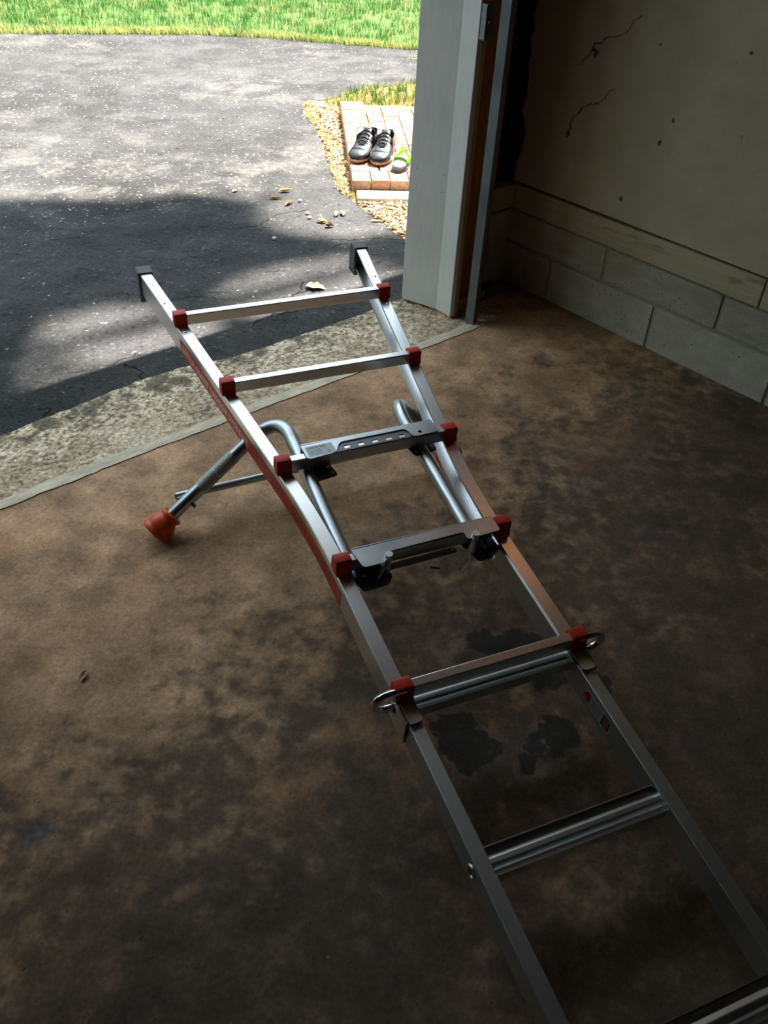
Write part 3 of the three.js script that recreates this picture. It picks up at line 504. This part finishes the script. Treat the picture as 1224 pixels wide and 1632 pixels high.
  // warning sticker inside the right inner rail
  const st = canvasTex(256, 128, null, (g) => {
    g.fillStyle = '#8f918c'; g.fillRect(0, 0, 256, 128);
    g.fillStyle = '#a3141c'; g.beginPath(); g.moveTo(12, 64); g.lineTo(34, 24); g.lineTo(66, 24); g.lineTo(66, 104); g.lineTo(34, 104); g.closePath(); g.fill();
    g.fillStyle = '#4a4c4a'; for (let y = 26; y < 108; y += 9) for (let x = 84; x < 128; x += 6) g.fillRect(x, y, 4, 4 + 3 * rnd());
    g.fillStyle = '#7c3330'; for (let x = 136; x < 166; x += 8) g.fillRect(x, 22, 3, 84);
    g.fillStyle = '#141010'; g.fillRect(182, 14, 66, 100); g.fillStyle = '#8a3a34'; g.fillRect(194, 24, 42, 80);
  });
  const sg = new THREE.PlaneGeometry(0.088, 0.036); sg.rotateY(-Math.PI / 2).translate(0.1695 - 0.013 + VS - 0.0005, -0.052, 0.118);
  obj('warning_sticker', sg, std({ map: st, roughness: 0.6 }), L);
}

// ---------- ladder stabilizer ----------
{
  const S = ladderFrame(thing('stabilizer', 'galvanised ladder stand-off with bent tube legs and orange rubber feet clamped under the ladder', 'stabilizer'));
  const lab = canvasTex(256, 128, null, (g) => {
    g.fillStyle = '#a8adb0'; g.fillRect(0, 0, 256, 128); g.fillStyle = '#2b2f33'; g.font = 'bold 30px sans-serif'; g.fillText('LADDER-MAX', 14, 34, 180);
    for (let y = 46; y < 116; y += 9) for (let x = 14; x < 130; x += 5) if (rnd() < 0.8) g.fillRect(x, y, 4, 3);
    g.font = 'bold 18px sans-serif'; g.fillText('A', 176, 66); g.strokeStyle = '#2b2f33'; g.lineWidth = 4; g.beginPath(); g.arc(196, 98, 12, 0, 6.3); g.stroke();
  });
  const leg = (a, b, c, d, foot) => {
    const path = new THREE.CurvePath();
    const k1 = c.clone().add(b.clone().sub(c).normalize().multiplyScalar(0.1)), dir = d.clone().sub(c).normalize(), k2 = c.clone().addScaledVector(dir, 0.1);
    path.add(new THREE.LineCurve3(a, k1)); path.add(new THREE.QuadraticBezierCurve3(k1, c, k2)); path.add(new THREE.LineCurve3(k2, d.clone().addScaledVector(dir, -0.03)));
    const pts = []; for (let i = 0; i <= 6; i++) pts.push(a.clone().lerp(k1, i / 6)); for (let i = 1; i < 10; i++) pts.push(path.curves[1].getPoint(i / 10)); for (let i = 0; i <= 8; i++) pts.push(k2.clone().lerp(d.clone().addScaledVector(dir, -0.03), i / 8));
    const m = obj('tube_leg', new THREE.TubeGeometry(new THREE.CatmullRomCurve3(pts, false, 'centripetal'), 90, 0.0158, 20), galv, S);
    // rubber foot turned on the leg's axis
    const prof = [[0.0, 0.024], [0.033, 0.024], [0.0358, 0.021], [0.0358, 0.015], [0.0335, 0.012], [0.0318, 0.010], [0.0335, 0.003], [0.033, -0.005], [0.030, -0.013], [0.0255, -0.019], [0.0232, -0.022], [0.0232, -0.025], [0.026, -0.027], [0.027, -0.031], [0.0255, -0.035], [0.0165, -0.036], [0.0165, -0.028]];
    const fg = new THREE.LatheGeometry(prof.map((p) => new THREE.Vector2(Math.max(0, p[0]), p[1])), 28);
    const pad = dir.clone();
    fg.applyQuaternion(new THREE.Quaternion().setFromUnitVectors(V3(0, 1, 0), pad)); fg.translate(d.x, d.y, d.z);
    obj('rubber_foot', fg, std({ color: 0xe0531c, roughness: 0.4, side: THREE.DoubleSide }), S).userData.label = 'orange rubber foot';
    obj('bolt', rod(d.clone().addScaledVector(dir, -0.085).add(V3(0.004, -0.0, 0.014)), d.clone().addScaledVector(dir, -0.085).add(V3(0.012, -0.004, 0.024)), 0.006, 10), chrome, m);
    return { dir, k2, m };
  };
  const l = leg(V3(-0.141, -0.046, -0.288), V3(-0.138, -0.044, -0.6), V3(-0.134, -0.022, -0.812), V3(-0.444, -0.232, -0.735));
  const r = leg(V3(0.133, -0.046, -0.288), V3(0.132, -0.044, -0.6), V3(0.148, -0.032, -0.822), V3(0.312, -0.234, -0.785));
  // printed wrap on the left leg
  { const q0 = V3(-0.444, -0.232, -0.735).addScaledVector(l.dir, -0.125), q1 = V3(-0.444, -0.232, -0.735).addScaledVector(l.dir, -0.232);
    const g = new THREE.CylinderGeometry(0.0164, 0.0164, q0.distanceTo(q1), 24, 1, true); g.applyQuaternion(new THREE.Quaternion().setFromUnitVectors(V3(0, 1, 0), l.dir)); g.translate((q0.x + q1.x) / 2, (q0.y + q1.y) / 2, (q0.z + q1.z) / 2);
    const t = canvasTex(256, 256, null, (c) => { c.fillStyle = '#b9bdb8'; c.fillRect(0, 0, 256, 256); c.fillStyle = '#5c625f'; for (let x = 8; x < 250; x += 9) for (let y = 10; y < 246; y += 7) if (rnd() < 0.55) c.fillRect(x, y, 3, 5); c.fillStyle = '#c9ccc8'; c.fillRect(0, 116, 256, 14); });
    obj('printed_wrap', g, std({ map: t, roughness: 0.5, metalness: 0.2 }), l.m); }
  // cross brace
  obj('cross_brace', [rod(V3(-0.398, -0.196, -0.782), V3(0.29, -0.198, -0.812), 0.0098, 14)], galv, S);
  obj('brace_hole', rod(V3(-0.3995, -0.196, -0.782), V3(-0.398, -0.196, -0.782), 0.007, 12), darkSteel, S);
  // bracket over the third rung: x = v, y = depth towards the camera
  const flat = (pts, n, t, holes) => { const g = extr(pts.map(([v, u]) => [v, u]), t, 0.0004, holes ?? []); g.rotateX(-Math.PI / 2).translate(0, n, 0); return g; };   // shape y = u -> z = -u
  const top3 = rounded([[-0.143, 0.642], [0.172, 0.650], [0.176, 0.606], [0.111, 0.603], [0.104, 0.634], [-0.056, 0.632], [-0.073, 0.602], [-0.139, 0.596]], [0.002, 0.002, 0.006, 0.010, 0.012, 0.012, 0.010, 0.008]);
  const tp = obj('bracket_plate', flat(top3, 0.0105, 0.0025, [circle(0.131, 0.615, 0.0045)]), galv, S);
  { const g = new THREE.PlaneGeometry(0.062, 0.033); g.rotateX(-Math.PI / 2).rotateY(0.03).translate(-0.104, 0.0133, -0.619); obj('label_plate', g, std({ map: lab, metalness: 0.4, roughness: 0.45 }), tp); }
  const slots = [-0.043, -0.010, 0.023, 0.056, 0.088].map((v) => [[v - 0.007, 0.6115], [v + 0.007, 0.6125], [v + 0.007, 0.6215], [v - 0.007, 0.6205]]);
  obj('slotted_plate', flat([[-0.125, 0.6035], [0.165, 0.609], [0.165, 0.634], [-0.125, 0.63]], 0.0088, 0.0012, slots), darkSteel, S);
  obj('bracket_back', abox(-0.14, 0.17, -0.045, 0.0115, -0.648, -0.6455), galv, S);
  // bracket over the fourth rung
  const top4 = rounded([[-0.143, 0.321], [0.163, 0.323], [0.165, 0.283], [0.088, 0.279], [0.092, 0.300], [-0.078, 0.296], [-0.082, 0.272], [-0.138, 0.271]], [0.002, 0.002, 0.008, 0.008, 0.012, 0.012, 0.010, 0.010]);
  obj('bracket_plate', flat(top4, 0.0105, 0.0025), galv, S);
  obj('bracket_back', abox(-0.14, 0.163, -0.045, 0.0115, -0.3265, -0.324), galv, S);
  const bar = rounded([[-0.088, 0.296], [0.074, 0.300], [0.074, 0.284], [-0.088, 0.280]], [0, 0.006, 0.006, 0]);
  obj('flat_bar', flat(bar, -0.0265, 0.002, [circle(0.066, 0.293, 0.002)]), std({ color: 0xb4b4ba, metalness: 0.2, roughness: 0.5 }), S);
  // clamp plates with rivets
  const clamp2 = (name, pts, n, rad, riv) => { const c = obj(name, flat(rounded(pts, rad), n, 0.003), darkSteel, S); for (const [v, u] of riv) { const g = new THREE.SphereGeometry(0.0046, 12, 6, 0, 6.3, 0, 1.57); g.scale(1, 0.5, 1); obj('rivet', at(g, v, n + 0.003, -u), chrome, c); } };
  clamp2('clamp_plate', [[-0.155, 0.64], [-0.088, 0.64], [-0.077, 0.574], [-0.145, 0.565]], -0.031, [0, 0, 0.008, 0.008], [[-0.135, 0.598], [-0.092, 0.602], [-0.087, 0.584]]);
  clamp2('clamp_plate', [[0.098, 0.645], [0.172, 0.65], [0.168, 0.59], [0.112, 0.583]], -0.031, [0, 0, 0.008, 0.008], [[0.112, 0.617], [0.118, 0.596], [0.160, 0.615]]);
  clamp2('clamp_plate', [[-0.158, 0.325], [-0.092, 0.325], [-0.072, 0.272], [-0.088, 0.252], [-0.142, 0.250]], -0.034, [0, 0, 0.006, 0.008, 0.004], [[-0.127, 0.285], [-0.088, 0.287]]);
  clamp2('clamp_plate', [[0.088, 0.325], [0.163, 0.325], [0.166, 0.275], [0.140, 0.252], [0.108, 0.254]], -0.034, [0, 0, 0.006, 0.014, 0.008], [[0.100, 0.292], [0.137, 0.285]]);
  // quick-release pins with wire rings
  for (const v of [-0.082, 0.106]) {
    const u = 0.281, p = obj('lock_pin', [rod(V3(v, 0.008, -u), V3(v, 0.024, -u), 0.0078, 16), rod(V3(v, -0.05, -u), V3(v, 0.01, -u), 0.0058, 14)], zinc, S);
    const z = -u + 0.004;
    const loop = new THREE.CatmullRomCurve3([V3(v, 0.019, z), V3(v - 0.009, 0.014, z + 0.003), V3(v - 0.014, 0.002, z + 0.006), V3(v - 0.024, -0.022, z + 0.010), V3(v - 0.031, -0.044, z + 0.012), V3(v - 0.030, -0.062, z + 0.012), V3(v - 0.020, -0.066, z + 0.010), V3(v - 0.010, -0.057, z + 0.005), V3(v, -0.047, z)]);
    const loop2 = new THREE.CatmullRomCurve3([V3(v, 0.017, z), V3(v - 0.006, 0.004, z + 0.008), V3(v - 0.013, -0.002, z + 0.010), V3(v - 0.022, -0.022, z + 0.013), V3(v - 0.029, -0.044, z + 0.014), V3(v - 0.030, -0.062, z + 0.012)]);
    obj('wire_ring', [new THREE.TubeGeometry(loop, 48, 0.0013, 8), new THREE.TubeGeometry(loop2, 32, 0.0013, 8)], chrome, p);
  }
}

// ---------- shoes on the walkway ----------
// loft of closed sections; section(t) returns {x half width, y0, y1, cz}
function loft(sections, n = 20, shape = 2.4) {
  const pos = [], idx = [];
  for (const s of sections) for (let j = 0; j < n; j++) { const a = j / n * Math.PI * 2, c = Math.cos(a), q = Math.sin(a); pos.push((s.x ?? 0) + s.w * Math.sign(c) * Math.abs(c) ** (2 / shape), (s.y0 + s.y1) / 2 + (s.y1 - s.y0) / 2 * Math.sign(q) * Math.abs(q) ** (2 / shape), s.z); }
  const m = sections.length;
  for (let i = 0; i + 1 < m; i++) for (let j = 0; j < n; j++) { const a = i * n + j, b = i * n + (j + 1) % n; idx.push(a, a + n, b, b, a + n, b + n); }
  for (let j = 1; j + 1 < n; j++) { idx.push(0, j, j + 1); idx.push((m - 1) * n, (m - 1) * n + j + 1, (m - 1) * n + j); }
  const g = new THREE.BufferGeometry(); g.setAttribute('position', new THREE.Float32BufferAttribute(pos, 3)); g.setIndex(idx);
  return metreUV(toCreasedNormals(g.toNonIndexed(), 1.0));
}
const soleOutline = (L, w, toe = 1) => { const s = []; const N = 28; for (let i = 0; i < N; i++) { const a = i / N * Math.PI * 2, z = -Math.cos(a) * 0.5 + 0.5; const ww = w * (0.80 + 0.20 * Math.cos((z - 0.32) * 5.2)) * Math.sqrt(Math.max(0, 1 - Math.pow(2 * z - 1, 4))); s.push([Math.sin(a) >= 0 ? ww : -ww, -(z * L)]); } return s; };
const leather = new THREE.MeshPhysicalMaterial({ color: 0x0d0b10, roughness: 0.42, clearcoat: 0.18, clearcoatRoughness: 0.25 });
function makeShoe(name, label, pos, yaw) {
  const s = thing(name, label, 'shoe', null, pos); s.rotation.y = yaw;   // toe at local z = 0, heel towards -z
  const L = 0.285;
  const sole = extr(soleOutline(L, 0.052), 0.011, 0.002); sole.rotateX(-Math.PI / 2); sole.scale(1, 1, 1);
  // extr y -> -z after the turn; outline y is negative length, so flip
  sole.rotateY(Math.PI); sole.translate(0, 0.005, 0);
  obj('sole', sole, std({ color: 0xa58a78, roughness: 0.7 }), s);
  obj('heel', at(rbox(0.066, 0.02, 0.07, 0.004), 0, -0.006 + 0.006, -L + 0.045), std({ color: 0x241a15, roughness: 0.7 }), s);
  const y = 0.016;
  const up = [[-0.004, 0.010, 0.020], [-0.010, 0.026, 0.031], [-0.022, 0.038, 0.041], [-0.042, 0.046, 0.047], [-0.065, 0.049, 0.051], [-0.09, 0.0485, 0.058], [-0.115, 0.045, 0.072], [-0.14, 0.041, 0.088], [-0.16, 0.039, 0.095]].map(([z, w, h]) => ({ z, w, y0: y - 0.004, y1: h }));
  obj('vamp', loft(up, 24, 2.3), leather, s);
  // quarters: open collar from sections as two walls
  const wall = [], N = 20;
  for (let i = 0; i <= N; i++) { const a = Math.PI * (-0.06 + 1.12 * i / N), x = Math.cos(a) * (0.042 - 0.006 * Math.sin(a)), z = -0.155 - Math.sin(a) * 0.122; const top = 0.092 - 0.014 * Math.sin(a * 1) ** 2 * (z > -0.24 ? 1 : 0) - 0.006 * (1 - Math.abs(Math.cos(a))) + (z < -0.255 ? 0.008 : 0); wall.push([x, z, top]); }
  const pos2 = [], id2 = [];
  wall.forEach(([x, z, t]) => { for (const [k, q] of [[1, 0.012], [1.05, 0.03], [1.02, 0.06], [0.93, t], [0.86, t - 0.001], [0.86, 0.02]]) pos2.push(x * k, q, -0.155 + (z + 0.155) * k); });
  for (let i = 0; i < N; i++) for (let j = 0; j < 5; j++) { const a = i * 6 + j, b = a + 6; id2.push(a, b, a + 1, a + 1, b, b + 1); }
  const qg = new THREE.BufferGeometry(); qg.setAttribute('position', new THREE.Float32BufferAttribute(pos2, 3)); qg.setIndex(id2); qg.computeVertexNormals();
  const leather2 = leather.clone(); leather2.side = THREE.DoubleSide;
  obj('quarter', metreUV(qg), leather2, s);
  obj('tongue', loft([[-0.09, 0.014, 0.062, 0.056], [-0.12, 0.018, 0.082, 0.074], [-0.15, 0.021, 0.103, 0.094], [-0.168, 0.021, 0.116, 0.107], [-0.174, 0.016, 0.118, 0.112]].map(([z, w, a, b]) => ({ z, w, y0: b, y1: a })), 14, 2.4), leather, s);
  obj('insole', abox(-0.03, 0.03, 0.022, 0.026, -0.265, -0.15, 0.001), std({ color: 0x6b4c36, roughness: 0.9 }), s);
  obj('toe_cap', new THREE.TubeGeometry(new THREE.CatmullRomCurve3([V3(-0.0485, 0.018, -0.072), V3(-0.041, 0.042, -0.064), V3(-0.02, 0.051, -0.06), V3(0, 0.0525, -0.059), V3(0.02, 0.051, -0.06), V3(0.041, 0.042, -0.064), V3(0.0485, 0.018, -0.072)]), 30, 0.0018, 6), leather, s);
  const lace = std({ color: 0x0e0d0d, roughness: 0.8 });
  for (let k = 0; k < 4; k++) { const z = -0.104 - k * 0.016, h = 0.070 + k * 0.0115; obj('lace', new THREE.TubeGeometry(new THREE.CatmullRomCurve3([V3(-0.026, h - 0.005, z), V3(0, h + 0.006, z - 0.003), V3(0.026, h - 0.005, z)]), 10, 0.0022, 6), lace, s); }
  obj('lace', new THREE.TubeGeometry(new THREE.CatmullRomCurve3([V3(0, 0.115, -0.155), V3(-0.03, 0.122, -0.148), V3(-0.05, 0.100, -0.150), V3(-0.046, 0.070, -0.145), V3(-0.05, 0.04, -0.13)]), 20, 0.0017, 6), lace, s);
  obj('lace', new THREE.TubeGeometry(new THREE.CatmullRomCurve3([V3(0, 0.115, -0.155), V3(0.03, 0.120, -0.150), V3(0.052, 0.095, -0.150), V3(0.05, 0.06, -0.14)]), 20, 0.0017, 6), lace, s);
  return s;
}
makeShoe('leather_shoe', 'left black leather lace-up shoe of the pair on the brick walkway', [0.240, WT + 0.004, -0.535], Math.atan2(-(0.426 - 0.262), 0.604 - 0.52) + 0.05);
makeShoe('leather_shoe', 'right black leather lace-up shoe, between its twin and the small green shoe', [0.302, WT + 0.004, -0.448], Math.atan2(-(0.45 - 0.306), 0.532 - 0.43) + 0.02);
{
  const s = thing('child_shoe', 'small grey and lime green child shoe half hidden by the door jamb', 'shoe', null, [0.318, WT + 0.002, -0.335]); s.rotation.y = -1.05; s.scale.setScalar(0.95);
  const sole = extr(soleOutline(0.175, 0.036), 0.014, 0.003); sole.rotateX(-Math.PI / 2).rotateY(Math.PI); obj('sole', sole, std({ color: 0x3c3e42, roughness: 0.7 }), s);
  obj('toe_box', loft([[-0.003, 0.008, 0.02], [-0.01, 0.022, 0.028], [-0.024, 0.03, 0.035], [-0.045, 0.034, 0.041], [-0.062, 0.0345, 0.046]].map(([z, w, h]) => ({ z, w, y0: 0.008, y1: h })), 20, 2.3), std({ color: 0x5f676c, roughness: 0.55 }), s);
  obj('upper', loft([[-0.056, 0.034, 0.046], [-0.075, 0.033, 0.053], [-0.095, 0.0315, 0.062]].map(([z, w, h]) => ({ z, w, y0: 0.008, y1: h })), 20, 2.3), std({ color: 0xa8cc3c, roughness: 0.5 }), s);
  obj('heel_counter', loft([[-0.10, 0.03, 0.04], [-0.14, 0.03, 0.056], [-0.165, 0.026, 0.058], [-0.173, 0.016, 0.05]].map(([z, w, h]) => ({ z, w, y0: 0.008, y1: h })), 20, 2.3), std({ color: 0x4a4d52, roughness: 0.6 }), s);
  const lime = std({ color: 0xb4dc32, roughness: 0.5 }), gr = std({ color: 0x2f8a3a, roughness: 0.5 });
  obj('strap', new THREE.TubeGeometry(new THREE.CatmullRomCurve3([V3(-0.036, 0.02, -0.1), V3(-0.03, 0.05, -0.106), V3(0, 0.074, -0.112), V3(0.03, 0.05, -0.106), V3(0.036, 0.02, -0.1)]), 24, 0.007, 8), lime, s);
  obj('strap', new THREE.TubeGeometry(new THREE.CatmullRomCurve3([V3(-0.036, 0.025, -0.066), V3(-0.026, 0.047, -0.064), V3(0, 0.054, -0.064), V3(0.026, 0.047, -0.064), V3(0.036, 0.025, -0.066)]), 24, 0.004, 8), gr, s);
  obj('strap', new THREE.TubeGeometry(new THREE.CatmullRomCurve3([V3(-0.03, 0.05, -0.155), V3(-0.02, 0.076, -0.14), V3(0, 0.084, -0.125), V3(0.012, 0.078, -0.112)]), 24, 0.006, 8), lime, s);
}

// ---------- dry leaves and twigs on the driveway ----------
function leafGeo(l, w, curl, lobed) {
  const g = new THREE.PlaneGeometry(l, w, 12, 6), p = g.attributes.position;
  for (let i = 0; i < p.count; i++) { const t = p.getX(i) / l + 0.5, q = p.getY(i) / w * 2; let ww = Math.sin(Math.PI * Math.pow(clamp(t), 0.8)) * (lobed ? 0.65 + 0.35 * Math.abs(Math.sin(t * 9.4)) : 1) + 0.04; p.setXYZ(i, p.getX(i), p.getY(i) * ww, curl * (q * q * ww + 0.5 * (t - 0.5) ** 2) + 0.15 * curl * Math.sin(t * 11)); }
  g.rotateX(-Math.PI / 2).translate(0, 0.003, 0); g.computeVertexNormals(); return g;
}
{
  const tan = std({ color: 0xc9a468, roughness: 0.8, side: THREE.DoubleSide }), brown = std({ color: 0x8a6438, roughness: 0.85, side: THREE.DoubleSide }), gold = std({ color: 0xd6ba78, roughness: 0.75, side: THREE.DoubleSide });
  const put = (x, z, l, w, c, rot, mat, label, lobed) => { const o = obj('dry_leaf', leafGeo(l, w, c, lobed), mat); o.position.set(x, 0.001, z); o.rotation.y = rot; tag(o, label, 'leaf'); };
  put(-0.622, 0.313, 0.075, 0.05, 0.012, -0.9, gold, 'golden dry leaf on the asphalt just beyond the farthest ladder rung', true);
  put(-0.216, -0.178, 0.05, 0.024, 0.01, -0.9, tan, 'tan dry leaf on the driveway, left of a curled pair near the mulch corner');
  put(-0.222, -0.124, 0.04, 0.024, 0.014, -0.5, brown, 'curled brown leaf just in front of the tan leaf on the driveway');
  put(-0.113, -0.212, 0.055, 0.018, 0.012, 0.7, tan, 'thin tan leaf standing on edge at left of two upright leaves on the driveway');
  put(-0.085, -0.205, 0.055, 0.022, 0.012, 0.9, tan, 'pale curled leaf at right of two upright leaves on the driveway');
  put(-0.216, -0.511, 0.06, 0.02, 0.008, -0.5, brown, 'brown leaf at the edge of the tree shadow on the driveway');
  put(-0.131, -0.56, 0.06, 0.022, 0.012, -0.3, tan, 'tan leaf in full sun just past the shadow edge on the driveway');
  put(-0.208, -0.424, 0.06, 0.016, 0.01, 0.3, brown, 'dark curled leaf inside the shadow near its far edge on the driveway');
  put(-0.315, -0.68, 0.035, 0.016, 0.006, 0.2, tan, 'small tan leaf alone at left of the leaves along the shadow edge');
  put(-0.02, -0.06, 0.06, 0.012, 0.004, -0.6, tan, 'straw coloured sliver lying close to the mulch beside the driveway');
  put(-2.06, 1.47, 0.03, 0.012, 0.006, 0.6, std({ color: 0xb8a88c, roughness: 0.8, side: THREE.DoubleSide }), 'small pale curled leaf on the garage floor left of the ladder');
  const pb = (x, z, label) => { const o = obj('pebble', new THREE.SphereGeometry(0.009, 10, 8).scale(1, 0.7, 0.85), std({ color: 0xcfc4b4, roughness: 0.8 })); o.position.set(x, 0.006, z); tag(o, label, 'pebble'); };
  pb(-0.213, -0.286, 'pale pebble, farther of two lying close together on the shaded driveway'); pb(-0.236, -0.242, 'pale pebble, nearer of two lying close together on the shaded driveway'); pb(-0.485, -0.14, 'pale pebble alone in the deep shade of the driveway'); pb(-0.151, -0.424, 'pale pebble by the dark curled leaf on the driveway');
  const twig = obj('twig', rod(V3(-0.011, 0.003, 0), V3(0.011, 0.004, 0.001), 0.0018, 6), std({ color: 0x2a1d14, roughness: 0.9 })); twig.position.set(-1.296, 0, 1.66); twig.rotation.y = -0.75; tag(twig, 'short dark twig on the floor between the fourth and fifth rungs', 'twig');
}

// ---------- shade tree over the garage ----------
{
  const tree = thing('shade_tree', 'tall leafy tree beside the garage shading the near driveway', 'tree', null, [8, 0, -1.2]);
  const bark = std({ color: 0x5b4a3a, roughness: 1 });
  const tr = [V3(0, 0, 0), V3(-0.1, 4, 0), V3(0.05, 8, -0.1), V3(-0.3, 11, -0.3), V3(-0.8, 13, -0.6)];
  obj('trunk', new THREE.TubeGeometry(new THREE.CatmullRomCurve3(tr), 24, 0.24, 10), bark, tree);
  for (const [y, tip] of [[9, V3(-3.0, 12.4, -0.9)], [9.6, V3(-4.0, 12.6, -1.0)], [10.4, V3(-2.4, 12.8, 0.1)]]) obj('branch', new THREE.TubeGeometry(new THREE.CatmullRomCurve3([V3(-0.2, y, -0.2), V3(tip.x * 0.5, y + 1.4, tip.z * 0.5), tip]), 14, 0.022, 7), bark, tree);
  // ground pattern of light: [x, z, rx, rz, angle, share of light]
  const gaps = [[-1.30, 0.24, 0.12, 0.05, 0.6, 1], [-1.62, 0.39, 0.26, 0.055, 0.1, 0.75], [-0.62, 0.285, 0.2, 0.055, 0.1, 1], [-0.32, 0.25, 0.16, 0.05, 0.0, 0.7], [-0.15, -0.24, 0.12, 0.085, 0.9, 0.95], [-0.40, -0.06, 0.09, 0.05, 0.8, 0.3], [0.02, -0.1, 0.16, 0.3, -0.2, 0.85], [-0.75, -0.5, 0.15, 0.06, 0.7, 0.3], [-1.3, -0.6, 0.14, 0.07, 0.6, 0.35], [-1.9, 0.0, 0.2, 0.1, 0.5, 0.5], [-1.0, -0.1, 0.12, 0.05, 0.6, 0.2]];
  const bound = [[-6, -3.2], [-3, -2.1], [-1.8, -1.5], [-1.184, -1.126], [-1.051, -1.058], [-0.929, -0.961], [-0.806, -0.864], [-0.646, -0.834], [-0.496, -0.775], [-0.376, -0.661], [-0.288, -0.549], [-0.161, -0.589], [-0.1, -0.54], [-0.05, -0.43], [-0.01, -0.2], [0.05, 0.0], [0.1, 0.2], [0.5, 0.45]];
  const L = [];
  for (let i = 0; i < 200000 && L.length < 17000; i++) {
    const gx = rr(-4.2, 0.5), gz = rr(-3, 0.62), y = rr(12.2, 13.6);
    let b = 9; for (let k = 0; k + 1 < bound.length; k++) if (gx >= bound[k][0] && gx <= bound[k + 1][0]) b = bound[k][1] + (bound[k + 1][1] - bound[k][1]) * (gx - bound[k][0]) / (bound[k + 1][0] - bound[k][0]);
    if (gz < b + 0.05 + 0.06 * (fbm(gx * 9, gz * 9, 2) - 0.5)) continue;
    let lit = 0; for (const [x, z, a, c, th, q] of gaps) { const dx = gx - x, dz = gz - z, e = Math.hypot((dx * Math.cos(th) + dz * Math.sin(th)) / (a + 0.07 + 0.13 * q), (-dx * Math.sin(th) + dz * Math.cos(th)) / (c + 0.06 + 0.12 * q)); if (e < 1) lit = Math.max(lit, q); }
    if (lit && (lit > 0.9 || rnd() < lit)) continue;
    const x = gx + SUN.x / SUN.y * y, z = gz + SUN.z / SUN.y * y;
    L.push({ p: [x, y, z], r: [rr(-0.7, 0.7), rr(0, 6.28), rr(-0.7, 0.7)], s: rr(1.0, 1.6), c: [0.08 + 0.06 * rnd(), 0.2 + 0.1 * rnd(), 0.03 + 0.03 * rnd()] });
  }
  const lg = new THREE.PlaneGeometry(0.1, 0.06, 2, 1).rotateX(-Math.PI / 2); { const p = lg.attributes.position; for (let i = 0; i < p.count; i++) { const t = Math.abs(p.getX(i)) / 0.05; p.setZ(i, p.getZ(i) * (1 - 0.75 * t)); p.setY(i, 0.012 * t * t); } lg.computeVertexNormals(); }
  const f = scatter('foliage', lg, new THREE.MeshPhysicalMaterial({ color: 0xffffff, roughness: 0.6, transmission: 0.3, thickness: 0, side: THREE.DoubleSide }), L);
  f.name = 'foliage'; f.position.set(-8, 0, 1.2); tree.add(f);
}

// ---------- trees added beyond the lawn, unseen, to block low sky light ----------
{
  const bark = std({ color: 0x54463a, roughness: 1 });
  const t = thing('added_lawn_tree', 'added broad leafy tree beyond the lawn, unseen, blocking low sky light', 'tree', 'added row of trees beyond the lawn', [-9, 0, -11.5]);
  obj('trunk', new THREE.CylinderGeometry(0.18, 0.28, 5, 10).translate(0, 2.5, 0), bark, t);
  const L = [];
  for (let i = 0; i < 4200; i++) { const a = rr(0, 6.28), q = Math.acos(rr(-1, 1)), r = Math.pow(rnd(), 0.4); L.push({ p: [2.9 * r * Math.sin(q) * Math.cos(a), 5.0 + 4.8 * r * Math.cos(q), 2.4 * r * Math.sin(q) * Math.sin(a)], r: [rr(-0.9, 0.9), rr(0, 6.28), rr(-0.9, 0.9)], s: rr(0.7, 1.3), c: [0.09 + 0.06 * rnd(), 0.2 + 0.1 * rnd(), 0.04] }); }
  const lg = new THREE.PlaneGeometry(0.42, 0.3, 2, 2).rotateX(-Math.PI / 2); { const p = lg.attributes.position; for (let i = 0; i < p.count; i++) { const k = Math.abs(p.getX(i)) / 0.21; p.setZ(i, p.getZ(i) * (1 - 0.6 * k)); p.setY(i, 0.05 * k * k); } lg.computeVertexNormals(); }
  const f = scatter('foliage', lg, new THREE.MeshPhysicalMaterial({ color: 0xffffff, roughness: 0.7, transmission: 0.25, thickness: 0, side: THREE.DoubleSide }), L);
  f.name = 'foliage'; t.add(f);
  for (const [x, z, s] of [[-15, 2, 1.05], [-14.5, -3, 1.1], [-12.5, -7.5, 1.05], [-4.6, -15, 1.0], [0, -16.4, 1.0], [4.6, -17.2, 1.0], [9.2, -16.5, 1.05], [14.2, -13.5, 1.05], [15, -4.5, 1.05]]) { const c = t.clone(); c.name = numbered('added_lawn_tree'); c.position.set(x, 0, z); c.rotation.y = x; c.scale.setScalar(s); scene.add(c); }
}

renderer.render(scene, camera);
